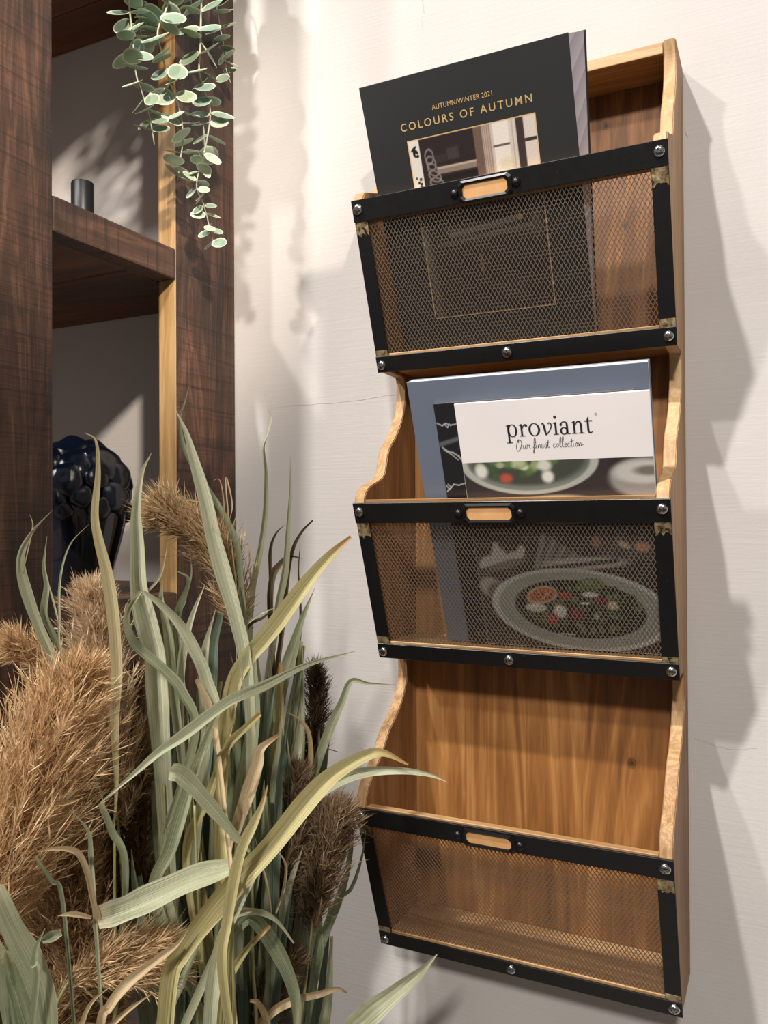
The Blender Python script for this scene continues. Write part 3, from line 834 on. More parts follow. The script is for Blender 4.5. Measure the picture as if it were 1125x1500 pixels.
# --- three booklets in the middle bin
SB = .40; YB = -.1247
TP = leaning(-.2656, -.1268, SB, YB, .02)
rootP, fcP = booklet('catalogue', 'white topped food catalogue with a salad plate photo, front one in the middle bin', 'catalogue', TP, .1712, .2487, .0030, M['cover_white'], M['pages_white'])
DV = .0
def food(U, V0):
    V = V0*.940; U = U*1.008
    c = Canvas(U, V, (54, 47, 48)); r_ = np.random.default_rng(3)
    c.mask(.5+.5*np.sin(U*60+np.sin(V*40)*2), (66, 56, 57), .5)
    # upper blurred bowl
    c.ell(.062, .181, .062, .0295, (126, 132, 122), .07); c.ell(.062, .183, .055, .0245, (72, 74, 66), .12); c.ring(.062, .181, .061, .029, .035, (176, 178, 168), .05)
    for k in range(46):
        a, d = r_.uniform(0, 6.28), r_.uniform(0, .9)
        c.ell(.050+.042*d*cos(a), .180+.017*d*sin(a), r_.uniform(.003, .006), r_.uniform(.0025, .0045), [(96, 118, 72), (150, 160, 110), (224, 222, 212), (70, 92, 60), (186, 190, 150)][k % 5], .5, 0, .85)
    c.ell(.041, .1655, .006, .0042, (186, 86, 70), .5); c.ell(.018, .172, .006, .006, (224, 222, 214), .5); c.ell(.080, .166, .0055, .0055, (226, 222, 214), .45); c.ell(.078, .176, .006, .005, (214, 212, 204), .5)
    # bowl at right and plate rim below it
    c.ell(.164, .163, .030, .0175, (150, 146, 140), .15); c.ell(.164, .168, .026, .010, (196, 192, 184), .25); c.ell(.168, .169, .012, .004, (120, 112, 104), .5)
    c.ell(.088, .136, .050, .0135, (178, 170, 150), .10); c.ell(.088, .134, .044, .010, (120, 104, 84), .2)
    c.rect(.120, .173, .090, .130, (92, 88, 88), .004, .45)
    # bread and napkin behind the plate
    for x, y, rx, ry, ro in ((.014, .084, .012, .008, .3), (.024, .091, .008, .009, .2), (.038, .090, .010, .006, .3), (.046, .096, .004, .007, -.4), (.022, .100, .0035, .006, .1)):
        c.ell(x, y, rx, ry, (190, 184, 174), .25, ro)
    c.line(.004, .076, .052, .088, .0016, (70, 66, 64), .002); c.ell(.030, .083, .018, .004, (110, 106, 100), .4, .25)
    for k in range(8): c.line(.060+.004*k, .082, .070+.0045*k, .112-.003*k, .0016, [(150, 150, 148), (98, 98, 98)][k % 2], .002, .75)
    c.ell(.105, .086, .040, .006, (176, 170, 162), .25, .05); c.line(.066, .080, .135, .089, .0012, (70, 66, 64), .0015)
    c.ell(.012, .060, .012, .010, (168, 162, 152), .25, -.5); c.ell(.018, .055, .010, .010, (90, 84, 80), .3)
    c.ell(.142, .104, .006, .003, (196, 170, 150), .4, -.5); c.ell(.158, .102, .007, .0045, (190, 136, 104), .35); c.ell(.118, .106, .004, .006, (150, 110, 80), .5)
    # plate with salad
    c.ell(.096, .040, .083, .0395, (146, 154, 146), .03, -.06); c.ring(.096, .040, .082, .039, .03, (190, 194, 186), .03, -.06)
    c.ell(.096, .041, .064, .0295, (40, 42, 38), .05, -.06); c.ring(.096, .041, .064, .0295, .02, (170, 174, 166), .03, -.06, .7)
    for k in range(170):
        a, d = r_.uniform(0, 6.28), sqrt(r_.uniform(0, 1))
        x, y = .098+.056*d*cos(a), .043+.0235*d*sin(a)
        c.ell(x, y, r_.uniform(.0015, .006), r_.uniform(.001, .003), [(44, 62, 42), (66, 88, 56), (30, 40, 32), (96, 114, 72), (34, 30, 30), (112, 126, 84)][k % 6], .35, r_.uniform(0, 3), .9)
    c.ell(.062, .054, .0155, .0085, (216, 190, 160), .12, .25); c.ell(.062, .054, .0135, .0068, (172, 88, 56), .2, .25)
    for k in range(30): c.ell(.062+r_.normal(0, .006), .054+r_.normal(0, .003), .0010, .0008, [(120, 44, 34), (226, 170, 120)][k % 2], .4)
    for x, y, rx, ry, col in ((.055, .041, .011, .0045, (206, 202, 184)), (.078, .038, .0065, .0070, (216, 214, 204)), (.070, .030, .0060, .0062, (150, 44, 48)), (.094, .036, .0068, .0068, (110, 40, 48)), (.084, .054, .0065, .0040, (150, 44, 46)), (.117, .050, .0070, .0045, (104, 38, 46)), (.128, .046, .0045, .0045, (206, 180, 160)), (.108, .056, .0085, .0026, (206, 208, 190)), (.110, .066, .012, .006, (84, 106, 62)), (.102, .047, .005, .001, (226, 226, 214)), (.112, .034, .0018, .0024, (170, 180, 170))):
        c.ell(x, y, rx, ry, col, .22)
        c.ell(x-rx*.25, y+ry*.3, rx*.35, ry*.35, tuple(min(255, q+45) for q in col), .6, 0, .6)
    c.C += r_.normal(0, 2.2, U.shape)[..., None]
    return c.C
raster('cover_photo', TP, fcP, .0003, .1709, .0006, .1920, .00066, food)
text_mesh('cover_text', 'DENMARK', TP, fcP, .0735, .0150, .0165, .0026, M['ink_white'], 1.0)

# hand-drawn serif lettering
class Ink:
    def __init__(s): s.V = []; s.F = []
    def poly(s, pts): i = len(s.V); s.V += pts; s.F.append(tuple(range(i, i+len(pts))))
    def strip(s, pts, n=6):
        pp = crom(pts, n); i = len(s.V)
        for k, p in enumerate(pp):
            d = pp[min(k+1, len(pp)-1)][:2]-pp[max(k-1, 0)][:2]; d = d/(np.hypot(*d)+1e-9)
            nx, ny = -d[1]*p[2]/2, d[0]*p[2]/2
            s.V += [(p[0]+nx, p[1]+ny), (p[0]-nx, p[1]-ny)]
        for k in range(len(pp)-1): s.F.append((i+2*k, i+2*k+1, i+2*k+3, i+2*k+2))
    def ring(s, cx, cy, rx, ry, ix, iy, n=28):
        i = len(s.V)
        for k in range(n):
            t = 2*pi*k/n; s.V += [(cx+rx*cos(t), cy+ry*sin(t)), (cx+ix*cos(t), cy+iy*sin(t))]
        for k in range(n):
            k2 = (k+1) % n; s.F.append((i+2*k, i+2*k2, i+2*k2+1, i+2*k+1))
    def dot(s, cx, cy, r_, n=14): s.poly([(cx+r_*cos(2*pi*k/n), cy+r_*sin(2*pi*k/n)) for k in range(n)])
    def rect(s, x0, x1, y0, y1): s.poly([(x0, y0), (x1, y0), (x1, y1), (x0, y1)])
def proviant():
    I = Ink(); x = 0.0
    def flag(a): I.poly([(x+a-.14, .90), (x+a+.02, .86), (x+a+.16, 1.02)]); 
    # p
    I.rect(x+.16, x+.32, -.50, 1.0); flag(.16); I.rect(x+.0, x+.50, -.52, -.46); I.ring(x+.56, .5, .42, .53, .24, .47); x += 1.12
    # r
    I.rect(x+.14, x+.30, 0, 1.0); flag(.14); I.rect(x+0, x+.46, 0, .06); I.strip([(x+.30, .66, .06), (x+.42, .90, .09), (x+.60, .94, .12)]); I.dot(x+.61, .86, .11); x += .76
    # o
    I.ring(x+.5, .5, .48, .53, .30, .47); x += 1.06
    # italic v
    I.strip([(x+.0, .80, .05), (x+.14, .98, .07), (x+.24, .80, .17), (x+.30, .40, .18), (x+.36, .02, .10)]); I.strip([(x+.34, .0, .07), (x+.60, .25, .08), (x+.80, .60, .09), (x+.82, .88, .10), (x+.66, .98, .08), (x+.60, .88, .08)]); x += .96
    # i
    I.rect(x+.14, x+.30, 0, 1.0); flag(.14); I.rect(x+0, x+.44, 0, .06); I.dot(x+.22, 1.40, .12); x += .52
    # a
    I.ring(x+.34, .27, .33, .30, .17, .23); I.rect(x+.52, x+.68, .02, .70); I.strip([(x+.10, .78, .10), (x+.22, .95, .08), (x+.42, .99, .08), (x+.58, .88, .14), (x+.60, .66, .16)]); I.dot(x+.12, .78, .10); I.strip([(x+.60, .12, .10), (x+.72, .02, .07), (x+.86, .05, .05)]); x += .94
    # n
    I.rect(x+.14, x+.30, 0, 1.0); flag(.14); I.rect(x+0, x+.44, 0, .06); I.strip([(x+.30, .70, .06), (x+.46, .93, .09), (x+.66, .94, .13), (x+.76, .70, .16)]); I.rect(x+.68, x+.84, 0, .74); I.rect(x+.55, x+.98, 0, .06); x += 1.04
    # t
    I.poly([(x+.18, .2), (x+.34, .2), (x+.34, 1.36), (x+.18, 1.06)]); I.rect(x+.0, x+.60, .92, 1.0); I.strip([(x+.26, .24, .16), (x+.32, .06, .12), (x+.46, .03, .08), (x+.60, .14, .05)]); x += .66
    return I, x
I, wx = proviant()
kx = .0778/wx; ky = .0113
mobj('cover_lettering', [TP(.0455+p[0]*kx, .2152+p[1]*ky, .00022) for p in I.V], I.F, M['ink'], fcP)
def script():
    I = Ink(); w = .07
    def s(pts, x, ww=1): I.strip([(x+a, b_, w*ww) for a, b_ in pts], 5); 
    x = 0
    s([(.55, 1.9), (.25, 1.3), (.05, .4), (.15, -.35), (.5, -.2), (.85, .6), (.95, 1.4), (.7, 1.8), (.45, 1.5), (.5, 1.2)], x, 1.3); x += 1.15
    s([(0, .75), (.0, .2), (.15, 0), (.35, .3), (.42, .75), (.42, .2), (.55, .05)], x); x += .6
    s([(0, .1), (.1, .75), (.25, .6), (.45, .72), (.4, .3), (.6, .05)], x); x += 1.0
    s([(0, .1), (.35, .8), (.5, 1.8), (.35, 2.0), (.2, 1.0), (.12, -.6), (.0, -.9), (.05, -.3), (.4, .2)], x, 1.1); x += .5
    s([(0, .75), (-.02, .15), (.2, .1)], x); I.dot(x+.02, 1.15, .06); x += .3
    s([(0, .1), (.05, .7), (.02, .1), (.25, .65), (.38, .6), (.36, .1), (.5, .1)], x); x += .55
    s([(0, .35), (.3, .5), (.2, .78), (.0, .5), (.1, .05), (.4, .2)], x); x += .45
    s([(0, .2), (.3, .85), (.38, .3), (.2, -.02), (.45, .2)], x); x += .5
    s([(0, .2), (.25, 1.6), (.1, .3), (.25, .05), (.4, .25)], x); s([(-.1, 1.0), (.5, 1.15)], x); x += .95
    s([(.35, .7), (.1, .7), (.0, .3), (.15, .02), (.45, .2)], x); x += .5
    s([(.2, .75), (.0, .4), (.15, .05), (.35, .4), (.2, .75), (.5, .6)], x); x += .5
    s([(0, .2), (.3, 1.5), (.25, 2.0), (.08, 1.2), (.1, .1), (.35, .2)], x, 1.1); x += .38
    s([(0, .2), (.3, 1.6), (.25, 2.1), (.08, 1.2), (.1, .1), (.35, .2)], x, 1.1); x += .42
    s([(0, .35), (.3, .5), (.2, .78), (.0, .5), (.1, .05), (.4, .2)], x); x += .45
    s([(.35, .7), (.1, .7), (.0, .3), (.15, .02), (.45, .2)], x); x += .48
    s([(0, .2), (.25, 1.6), (.1, .3), (.25, .05), (.4, .25)], x); s([(-.1, 1.0), (.5, 1.15)], x); x += .45
    s([(0, .75), (-.02, .15), (.2, .1)], x); I.dot(x+.02, 1.15, .06); x += .3
    s([(.2, .75), (.0, .4), (.15, .05), (.35, .4), (.2, .75), (.5, .6)], x); x += .5
    s([(0, .1), (.05, .7), (.02, .1), (.25, .65), (.38, .6), (.36, .1), (.6, .3), (.8, .35)], x); x += .8
    return I, x
I, wx = script(); kx = .0605/wx
mobj('cover_lettering', [TP(.0535+p[0]*kx, .2035+p[1]*.0048, .00022) for p in I.V], I.F, M['ink'], fcP)
I = Ink(); I.ring(0, 0, 1, 1, .75, .75, 16); I.rect(-.3, -.12, -.5, .5); I.ring(.05, .2, .32, .3, .14, .13, 12)
mobj('cover_lettering', [TP(.1262+p[0]*.0012, .2315+p[1]*.0012, .00022) for p in I.V], I.F, new_mat('grey_ink', .5, 0, (150, 146, 146))[0], fcP)

TK = leaning(-.2872, -.1268, SB, YB+.0034, .02)
rootK, fcK = booklet('catalogue', 'charcoal booklet with silver marble streaks, squeezed behind the white topped catalogue', 'catalogue', TK, .1800, .2508, .0030, M['cover_dark'], M['pages_white'])
def marble(U, V):
    V = V*.973
    c = Canvas(U, V, (31, 31, 35))
    def vein(pts, wd, col=(190, 190, 186)):
        for a, b_ in zip(pts[:-1], pts[1:]): c.line(*a, *b_, wd, col, .0005, .8)
    c.mask((1-sstep(np.abs(V-.208-.25*(U-.01)), .0008, .0035)), (120, 120, 122), .7)
    vein([(.001, .226), (.006, .2235), (.010, .2255), (.014, .2235), (.021, .2245)], .0004); vein([(.008, .225), (.011, .2215), (.013, .225)], .0003)
    vein([(.003, .203), (.008, .199), (.013, .1975), (.018, .194), (.021, .189)], .0005); vein([(.004, .2005), (.011, .196), (.017, .1905)], .0003)
    vein([(.001, .166), (.004, .162), (.009, .167), (.014, .166), (.021, .168)], .0004); vein([(.001, .160), (.006, .164), (.003, .167)], .0004)
    return c.C
raster('cover_photo', TK, fcK, .0004, .0230, .10, .2503, .0006, marble)

TB = leaning(-.3118, -.1268, SB, YB+.0068, .02)
booklet('catalogue', 'thick slate blue catalogue, hindmost of the three in the middle bin', 'catalogue', TB, .2165, .2735, .0120, M['cover_blue'], M['pages_white'], cover_t=.0010)

# ------------------------------------------------------------------ dried reeds standing in front of the shelf
FLOOR = -1.35
def ydef(px): return float(np.interp(px, [-60, 0, 100, 200, 300, 400, 500, 650], [-.43, -.41, -.37, -.33, -.29, -.25, -.21, -.175]))
def P3(p, dy=0.0):
    """(px, py[, extra depth towards the viewer]) -> world point inside the bunch"""
    return atY(p[0], p[1], ydef(p[0]) - dy - (p[2] if len(p) > 2 else 0))
ROOT = Vector((-.40, -.335, FLOOR))
STALK = {}
rp = random.Random(21)
def stalk(key, label, path, dy=0.0, r=.0022, group=None, name='reed_stalk'):
    root = ROOT + Vector((rp.uniform(-.055, .055), rp.uniform(-.04, .04), .0))
    pts = [P3(p, dy) for p in path]
    low = pts[0]
    mid = root.lerp(low, .62) + Vector((rp.uniform(-.01, .01), rp.uniform(-.01, .01), 0))
    full = [Vector(q) for q in crom([tuple(p) for p in [root, root.lerp(mid, .5), mid] + pts], 8)]
    e = empty(name, root, label, 'dried reed', group)
    n = len(full)
    V, Fc = tube(full, [r*(1-.55*i/n) for i in range(n)], 7)
    mobj('stem', V, Fc, M['stem'], e, True)
    STALK[key] = (e, full, dy)
    return e
def leaf(key, pts, width, mat='leaf_green', dy=0.0, twist=0.0, dtw=0.0, ext=True, tipw=.04, basew=.55, fold=.36, peak=.45, blunt=False):
    """blade through pixel points listed tip first; width in pixels at its widest"""
    e, stem, _ = STALK[key]
    W = [P3(p, dy) for p in pts][::-1]
    if ext:
        b0 = W[0]; zt = b0.z - rp.uniform(.07, .13)
        at = min(stem, key=lambda q: abs(q.z-zt) + .3*abs(q.x-b0.x))
        W = [at] + W
    path = [Vector(q) for q in crom([tuple(p) for p in W], 7)]
    n = len(path); V = []; UV = []; Fc = []
    k0 = 1.12*width*px2m(path[n//2])
    ph = rp.uniform(0, 6.28)
    for i, p in enumerate(path):
        t = i/(n-1)
        tn = (path[min(i+1, n-1)]-path[max(i-1, 0)]).normalized()
        view = (p-CC).normalized()
        side = tn.cross(view); side.normalize()
        a = twist + dtw*t + .22*sin(ph+t*5)
        side = (Quaternion(tn, a) @ side)
        nrm = side.cross(tn)
        if blunt: sh = basew + (1-basew)*min(1, t/.5)
        elif t < peak: sh = basew + (1-basew)*sin(t/peak*pi/2)
        else: sh = tipw + (1-tipw)*cos((t-peak)/(1-peak)*pi/2)**1.15
        h = k0*sh*.5*(1+.05*sin(ph+t*23))
        for c in (-1, -.5, 0, .5, 1):
            V.append(p + side*(h*c) + nrm*(h*fold*(1-abs(c))*2 - h*fold)); UV.append((.5+.5*c, t))
    for i in range(n-1):
        for c in range(4):
            a = i*5+c; Fc.append((a, a+1, a+6, a+5))
    return mobj('leaf', V, Fc, M[mat], e, True, uvs=UV)

def nmesh(name, V, Fq, cols, mat, parent):
    org = np.array(ORG[parent.name])
    me = bpy.data.meshes.new(name); V = np.asarray(V)-org
    nf, k = Fq.shape
    me.vertices.add(len(V)); me.vertices.foreach_set('co', V.astype(np.float32).ravel())
    me.loops.add(nf*k); me.loops.foreach_set('vertex_index', Fq.astype(np.int32).ravel())
    me.polygons.add(nf); me.polygons.foreach_set('loop_start', np.arange(0, nf*k, k, dtype=np.int32))
    me.materials.append(mat)
    a = me.attributes.new('tone', 'FLOAT_COLOR', 'POINT'); a.data.foreach_set('color', cols.astype(np.float32).ravel())
    me.update(calc_edges=True); me.validate()
    o = bpy.data.objects.new(name, me); link(o, parent); ORG[o.name] = Vector(org)
    return o
def unit_(a): return a/(np.linalg.norm(a, axis=-1, keepdims=True)+1e-9)
def plume(key, path, rpx, n, dark, light, dy=0.0, seed=0, spread=.75, m=15, lean=(0, 0, 0), base_t=0.0, slen=.012, swid=.00085):
    e, _, _ = STALK[key]
    g = np.random.default_rng(100+seed)
    n = int(n*1.15); m = int(m*1.75); slen *= 1.05; swid *= .92
    A = np.array(crom([tuple(P3(p, dy)) for p in path], 12)); nA = len(A)
    R = rpx*px2m(Vector(A[nA//2]))
    t = base_t + (1-base_t)*g.random(n)**.85
    fi = t*(nA-1); i0 = np.minimum(fi.astype(int), nA-2); fr = (fi-i0)[:, None]
    P = A[i0]*(1-fr)+A[i0+1]*fr; Tn = unit_(A[i0+1]-A[i0])
    rad = g.normal(size=(n, 3)); rad -= Tn*(rad*Tn).sum(1, keepdims=True); rad = unit_(rad)
    prof = np.where(t < .3, .55+.45*np.sin(t/.3*pi/2), .20+.80*np.cos((t-.3)/.7*pi/2)**.9)
    Lb = R*1.9*prof*g.uniform(.6, 1.1, n)
    d0 = unit_(Tn*1.0 + rad*spread*g.uniform(.2, 1.15, (n, 1)) + np.array(lean)*.35)
    d1 = unit_(Tn*.9 + rad*spread*.7*g.uniform(.1, 1.2, (n, 1)) + np.array(lean) + g.normal(size=(n, 3))*.15)
    s = (np.arange(m)+.4)/m
    s = np.clip(s[None, :]+g.normal(size=(n, m))*.03, .02, 1)
    B = P[:, None]+ (d0[:, None]*(s-.5*s*s)[..., None] + d1[:, None]*(.5*s*s)[..., None])*Lb[:, None, None]
    D = unit_(d0[:, None]*(1-s)[..., None] + d1[:, None]*s[..., None])
    B = B.reshape(-1, 3); D = D.reshape(-1, 3); S = s.reshape(-1); N = len(B)
    dirv = unit_(D + g.normal(size=(N, 3))*.34)
    ln = slen*g.uniform(.55, 1.25, N)*(.75+.45*S); wd = swid*g.uniform(.6, 1.3, N)
    sd = unit_(np.cross(dirv, g.normal(size=(N, 3))))
    v0 = B; v3 = B+dirv*ln[:, None]; mid = B+dirv*(ln*.45)[:, None]
    V = np.stack([v0, mid+sd*wd[:, None]*.5, v3, mid-sd*wd[:, None]*.5], 1).reshape(-1, 3)
    Fq = np.arange(N*4).reshape(N, 4)
    mixv = np.clip(g.normal(.45, .24, N) + .25*(S-.5), 0, 1)[:, None]
    cd, cl = np.array(s2l(dark)), np.array(s2l(light))
    c = cd*(1-mixv)+cl*mixv; c = np.repeat(c, 4, 0)
    c = np.concatenate([c, np.ones((len(c), 1))], 1)
    # fine rachis branches
    k = 5; sb = np.linspace(0, 1, k)
    Q = P[:, None]+(d0[:, None]*(sb-.5*sb*sb)[None, :, None] + d1[:, None]*(.5*sb*sb)[None, :, None])*Lb[:, None, None]
    sd2 = unit_(np.cross(d0, g.normal(size=(n, 3))))*.00035
    VB_ = np.stack([Q+sd2[:, None], Q-sd2[:, None]], 2).reshape(-1, 3)
    base = (np.arange(n)*k*2)[:, None]+ (np.arange(k-1)*2)[None]
    FB = np.stack([base, base+1, base+3, base+2], -1).reshape(-1, 4)+len(V)
    cb = np.tile(np.array([*(cd*.5+cl*.5), 1]), (len(VB_), 1))
    o = nmesh('plume', np.concatenate([V, VB_]), np.concatenate([Fq, FB]), np.concatenate([c, cb]), M['plume'], e)
    o['kind'] = 'stuff'
    return o

TAN = ((150, 110, 66), (253, 222, 176)); PALE = ((160, 128, 92), (253, 230, 196)); BRN = ((84, 60, 40), (190, 152, 108)); DRK = ((60, 46, 38), (196, 166, 132))
# --- stalks carrying plumes
stalk('A', 'reed with the biggest fluffy golden plume at the left edge', [(70, 1620), (20, 1450), (10, 1330), (50, 1130)], .05)
plume('A', [(-30, 1420), (-5, 1290), (45, 1150), (115, 1000)], 100, 560, *TAN, dy=.05, seed=1, spread=.95, m=18, slen=.015)
stalk('B', 'reed with an upright pale beige plume in front of the blue black vase', [(190, 1600), (185, 1400), (175, 1230), (160, 1080)], .0)
plume('B', [(185, 1220), (165, 1090), (148, 980), (133, 872)], 56, 420, *PALE, dy=.0, seed=2, spread=.8, m=17)
stalk('C', 'reed with a short tan plume poking out left across the dark post', [(170, 1600), (140, 1350), (120, 1120), (100, 1030)], .0)
plume('C', [(118, 1050), (85, 992), (50, 962), (22, 944)], 32, 150, *TAN, dy=.005, seed=3, spread=.7)
stalk('D', 'reed with a long brown plume beside the broad sage blades', [(225, 1600), (215, 1450), (205, 1330), (200, 1150)], -.02)
plume('D', [(212, 1400), (205, 1260), (200, 1120), (196, 985)], 40, 330, *BRN, dy=-.02, seed=4, spread=.6, m=16)
stalk('E', 'tallest reed with a plume arching left over the golden post edge', [(350, 1600), (365, 1350), (372, 1150), (362, 980), (352, 900)], .0)
plume('E', [(358, 940), (346, 870), (318, 812), (272, 772), (252, 758)], 50, 320, (120, 90, 58), (240, 210, 164), dy=.01, seed=5, spread=.66, slen=.015, m=16, lean=(-.25, 0, .05))
stalk('F', 'reed with a straw coloured plume pointing right near the bottom', [(60, 1640), (70, 1520), (100, 1440), (150, 1415)], .07)
plume('F', [(85, 1455), (140, 1425), (195, 1410), (240, 1408)], 50, 330, (150, 116, 78), (246, 218, 174), dy=.07, seed=6, spread=.85, m=16)
stalk('G', 'reed with a ruffled brown plume under the golden one at lower left', [(140, 1620), (130, 1500), (118, 1400), (110, 1330)], .03)
plume('G', [(128, 1520), (115, 1420), (108, 1330), (112, 1262)], 52, 330, (96, 68, 44), (212, 174, 126), dy=.03, seed=7, spread=.85, m=16)
stalk('G2', 'reed with a dark tan plume behind the golden one on the left', [(120, 1620), (110, 1450), (90, 1320), (90, 1250)], -.005)
plume('G2', [(70, 1430), (70, 1330), (100, 1210), (150, 1090)], 76, 420, (90, 64, 42), (204, 166, 118), dy=-.005, seed=8, spread=.9, m=16)
stalk('G3', 'added reed with a shaggy brown plume darkening the gap just behind the yellowish ribbon blade', [(190, 1640), (175, 1500), (165, 1400), (163, 1330)], -.03)
plume('G3', [(165, 1440), (165, 1340), (165, 1240), (160, 1150)], 56, 330, *BRN, dy=-.03, seed=15, spread=.85, m=16)  # dark plume added to cover a lit gap between the reeds
stalk('H', 'reed with a dark brown plume crossing behind the long arching blade', [(390, 1620), (395, 1480), (402, 1380), (410, 1300)], -.01)
plume('H', [(400, 1375), (412, 1300), (425, 1215), (432, 1145)], 40, 300, *DRK, dy=-.01, seed=9, spread=.6, slen=.016, lean=(.12, 0, 0))
stalk('I', 'reed with a dark brown plume at the right, nearest the wall rack', [(420, 1640), (440, 1500), (452, 1400), (460, 1330)], -.005)
plume('I', [(458, 1370), (466, 1300), (478, 1245), (490, 1205)], 44, 330, (66, 50, 40), (214, 184, 146), dy=-.005, seed=10, spread=.66, slen=.017, lean=(.10, 0, 0))
stalk('J', 'reed with a dusky plume close to the wall behind the green blades', [(400, 1640), (430, 1400), (445, 1200), (455, 1100)], -.06)
plume('J', [(452, 1150), (458, 1090), (462, 1040), (462, 985)], 26, 170, (40, 30, 26), (112, 88, 68), dy=-.06, seed=11, spread=.6)
stalk('K', 'reed with a dark plume at the bottom middle under a bent sage blade', [(370, 1660), (385, 1580), (395, 1520), (400, 1490)], .0)
plume('K', [(372, 1560), (388, 1500), (402, 1450), (420, 1405)], 36, 230, *DRK, dy=0, seed=12, spread=.8)
stalk('K2', 'reed with a dark brown plume low between the straw plume and the green blades', [(290, 1660), (280, 1580), (270, 1500), (262, 1470)], -.02)
plume('K2', [(250, 1600), (262, 1520), (262, 1465), (250, 1415)], 44, 230, *DRK, dy=-.02, seed=13, spread=.8)
stalk('K3', 'reed with a brown plume in the bottom left corner', [(0, 1700), (20, 1600), (40, 1540), (50, 1510)], .03)
plume('K3', [(30, 1600), (50, 1530), (90, 1490), (150, 1470)], 52, 300, (100, 72, 48), (214, 176, 128), dy=.03, seed=14, spread=.9)

# --- leafy stalks
stalk('l1', 'reed with the tall double tipped sage blade in front of the dark rear post', [(375, 1620), (370, 1400), (368, 1200), (362, 1050), (357, 960)], .02)
leaf('l1', [(258, 602), (272, 633), (283, 673), (300, 733), (311, 783), (323, 827), (337, 873), (347, 910), (357, 955), (366, 1040)], 21, 'leaf_pale', .03, .15, peak=.55)
leaf('l1', [(277, 566), (270, 590), (263, 613), (268, 653), (285, 690), (310, 727), (333, 767), (347, 803), (352, 850), (358, 920), (364, 1000)], 10, 'leaf_green', .02, .5)
leaf('l1', [(310, 705), (322, 704), (328, 745), (324, 790), (330, 860)], 2.2, 'leaf_tan', .02)
leaf('l1', [(333, 772), (340, 745), (337, 720), (331, 716)], 2, 'leaf_tan', .02)
leaf('l1', [(258, 733), (276, 732), (296, 736)], 3, 'leaf_tan', .03, ext=False)
stalk('l2', 'reed with two thin curled blades rising in front of the pale wall', [(372, 1620), (372, 1400), (370, 1200), (365, 1050)], -.03)
leaf('l2', [(392, 600), (397, 612), (392, 635), (385, 656), (388, 690), (387, 750), (380, 803), (368, 860), (363, 917), (362, 1010), (366, 1110)], 13, 'leaf_pale', -.03, .3, 1.6, tipw=.15, peak=.35)
leaf('l2', [(425, 667), (425, 715), (422, 767), (417, 833), (407, 883), (400, 933), (390, 1000), (384, 1090)], 12, 'leaf_pale', -.04, .2, .9, peak=.5)
stalk('l3', 'reed with a broad yellow blade with brown tip slanting right', [(330, 1620), (325, 1400), (320, 1250), (325, 1130)], .03)
leaf('l3', [(514, 786), (483, 814), (450, 851), (400, 917), (352, 976), (336, 1020), (326, 1090), (322, 1180)], 23, 'leaf_yellow', .03, .15, tipw=.2, peak=.6)
leaf('l3', [(340, 985), (332, 1030), (330, 1090), (322, 1180), (318, 1260)], 14, 'leaf_yellow', .04, .6)
stalk('l4', 'reed with a long upright sage blade beside the vase and a folded one', [(262, 1620), (252, 1400), (244, 1250), (240, 1150)], .03)
leaf('l4', [(222, 663), (207, 695), (199, 752), (201, 805), (203, 858), (210, 893), (219, 928), (227, 960), (230, 1013), (234, 1075), (240, 1170)], 28, 'leaf_pale', .03, .1, tipw=.02, peak=.42, basew=.7)
leaf('l4', [(206, 866), (185, 902), (196, 942), (236, 979), (265, 1013), (285, 1075)], 15, 'leaf_green', .045, .3, tipw=.25)
leaf('l4', [(210, 866), (236, 885), (265, 916), (287, 956), (302, 996), (312, 1060)], 16, 'leaf_pale', .045, -.2, tipw=.3)
leaf('l4', [(245, 800), (236, 840), (220, 862), (206, 872)], 3.5, 'leaf_pale', .03, ext=False)
stalk('l5', 'reed with two slender wavy blades against the dark front post', [(110, 1620), (110, 1400), (100, 1200), (90, 1050)], .03)
leaf('l5', [(77, 747), (48, 777), (31, 808), (30, 837), (40, 876), (57, 922), (74, 962), (90, 1020)], 15, 'leaf_pale', .03, .3, .6, peak=.5)
leaf('l5', [(69, 785), (64, 828), (68, 859), (64, 899), (77, 930), (90, 975)], 9, 'leaf_green', .025, .3)
leaf('l5', [(43, 752), (48, 770), (42, 800), (33, 840)], 2, 'leaf_tan', .03, ext=False)
leaf('l5', [(66, 838), (78, 880), (90, 930)], 2.5, 'leaf_pale', .03, ext=False)
stalk('l6', 'reed with a long yellowish ribbon blade crossing the blue black vase', [(175, 1620), (172, 1450), (168, 1330), (168, 1230)], .06)
leaf('l6', [(124, 634), (140, 646), (143, 692), (138, 752), (143, 788), (156, 841), (164, 894), (168, 942), (170, 985), (167, 1041), (168, 1098), (170, 1150), (167, 1213)], 16, 'leaf_cream', .065, .2, .4, ext=False, peak=.45, basew=.12)
leaf('l6', [(130, 768), (103, 797), (89, 842), (87, 900), (95, 980)], 3, 'leaf_pale', .05)
leaf('l6', [(147, 1176), (164, 1218), (183, 1278)], 10, 'leaf_green', .075, .2, tipw=.7)
stalk('l7', 'reed with a narrow straw blade crossing the whole bunch', [(310, 1620), (300, 1450), (290, 1300), (285, 1180)], .07)
leaf('l7', [(520, 954), (450, 973), (387, 1003), (333, 1027), (267, 1077), (233, 1101), (200, 1130), (147, 1176)], 16, 'leaf_pale', .09, .3, ext=False, peak=.62, basew=.08)
leaf('l7', [(330, 1020), (300, 1085), (280, 1140), (250, 1240), (228, 1320)], 17, 'leaf_green', .06, .25)
leaf('l7', [(302, 1060), (283, 1130), (262, 1200), (240, 1290)], 13, 'leaf_pale', .055, .4)
leaf('l7', [(345, 1050), (322, 1115), (302, 1175), (272, 1255)], 12, 'leaf_yellow', .05, .3)
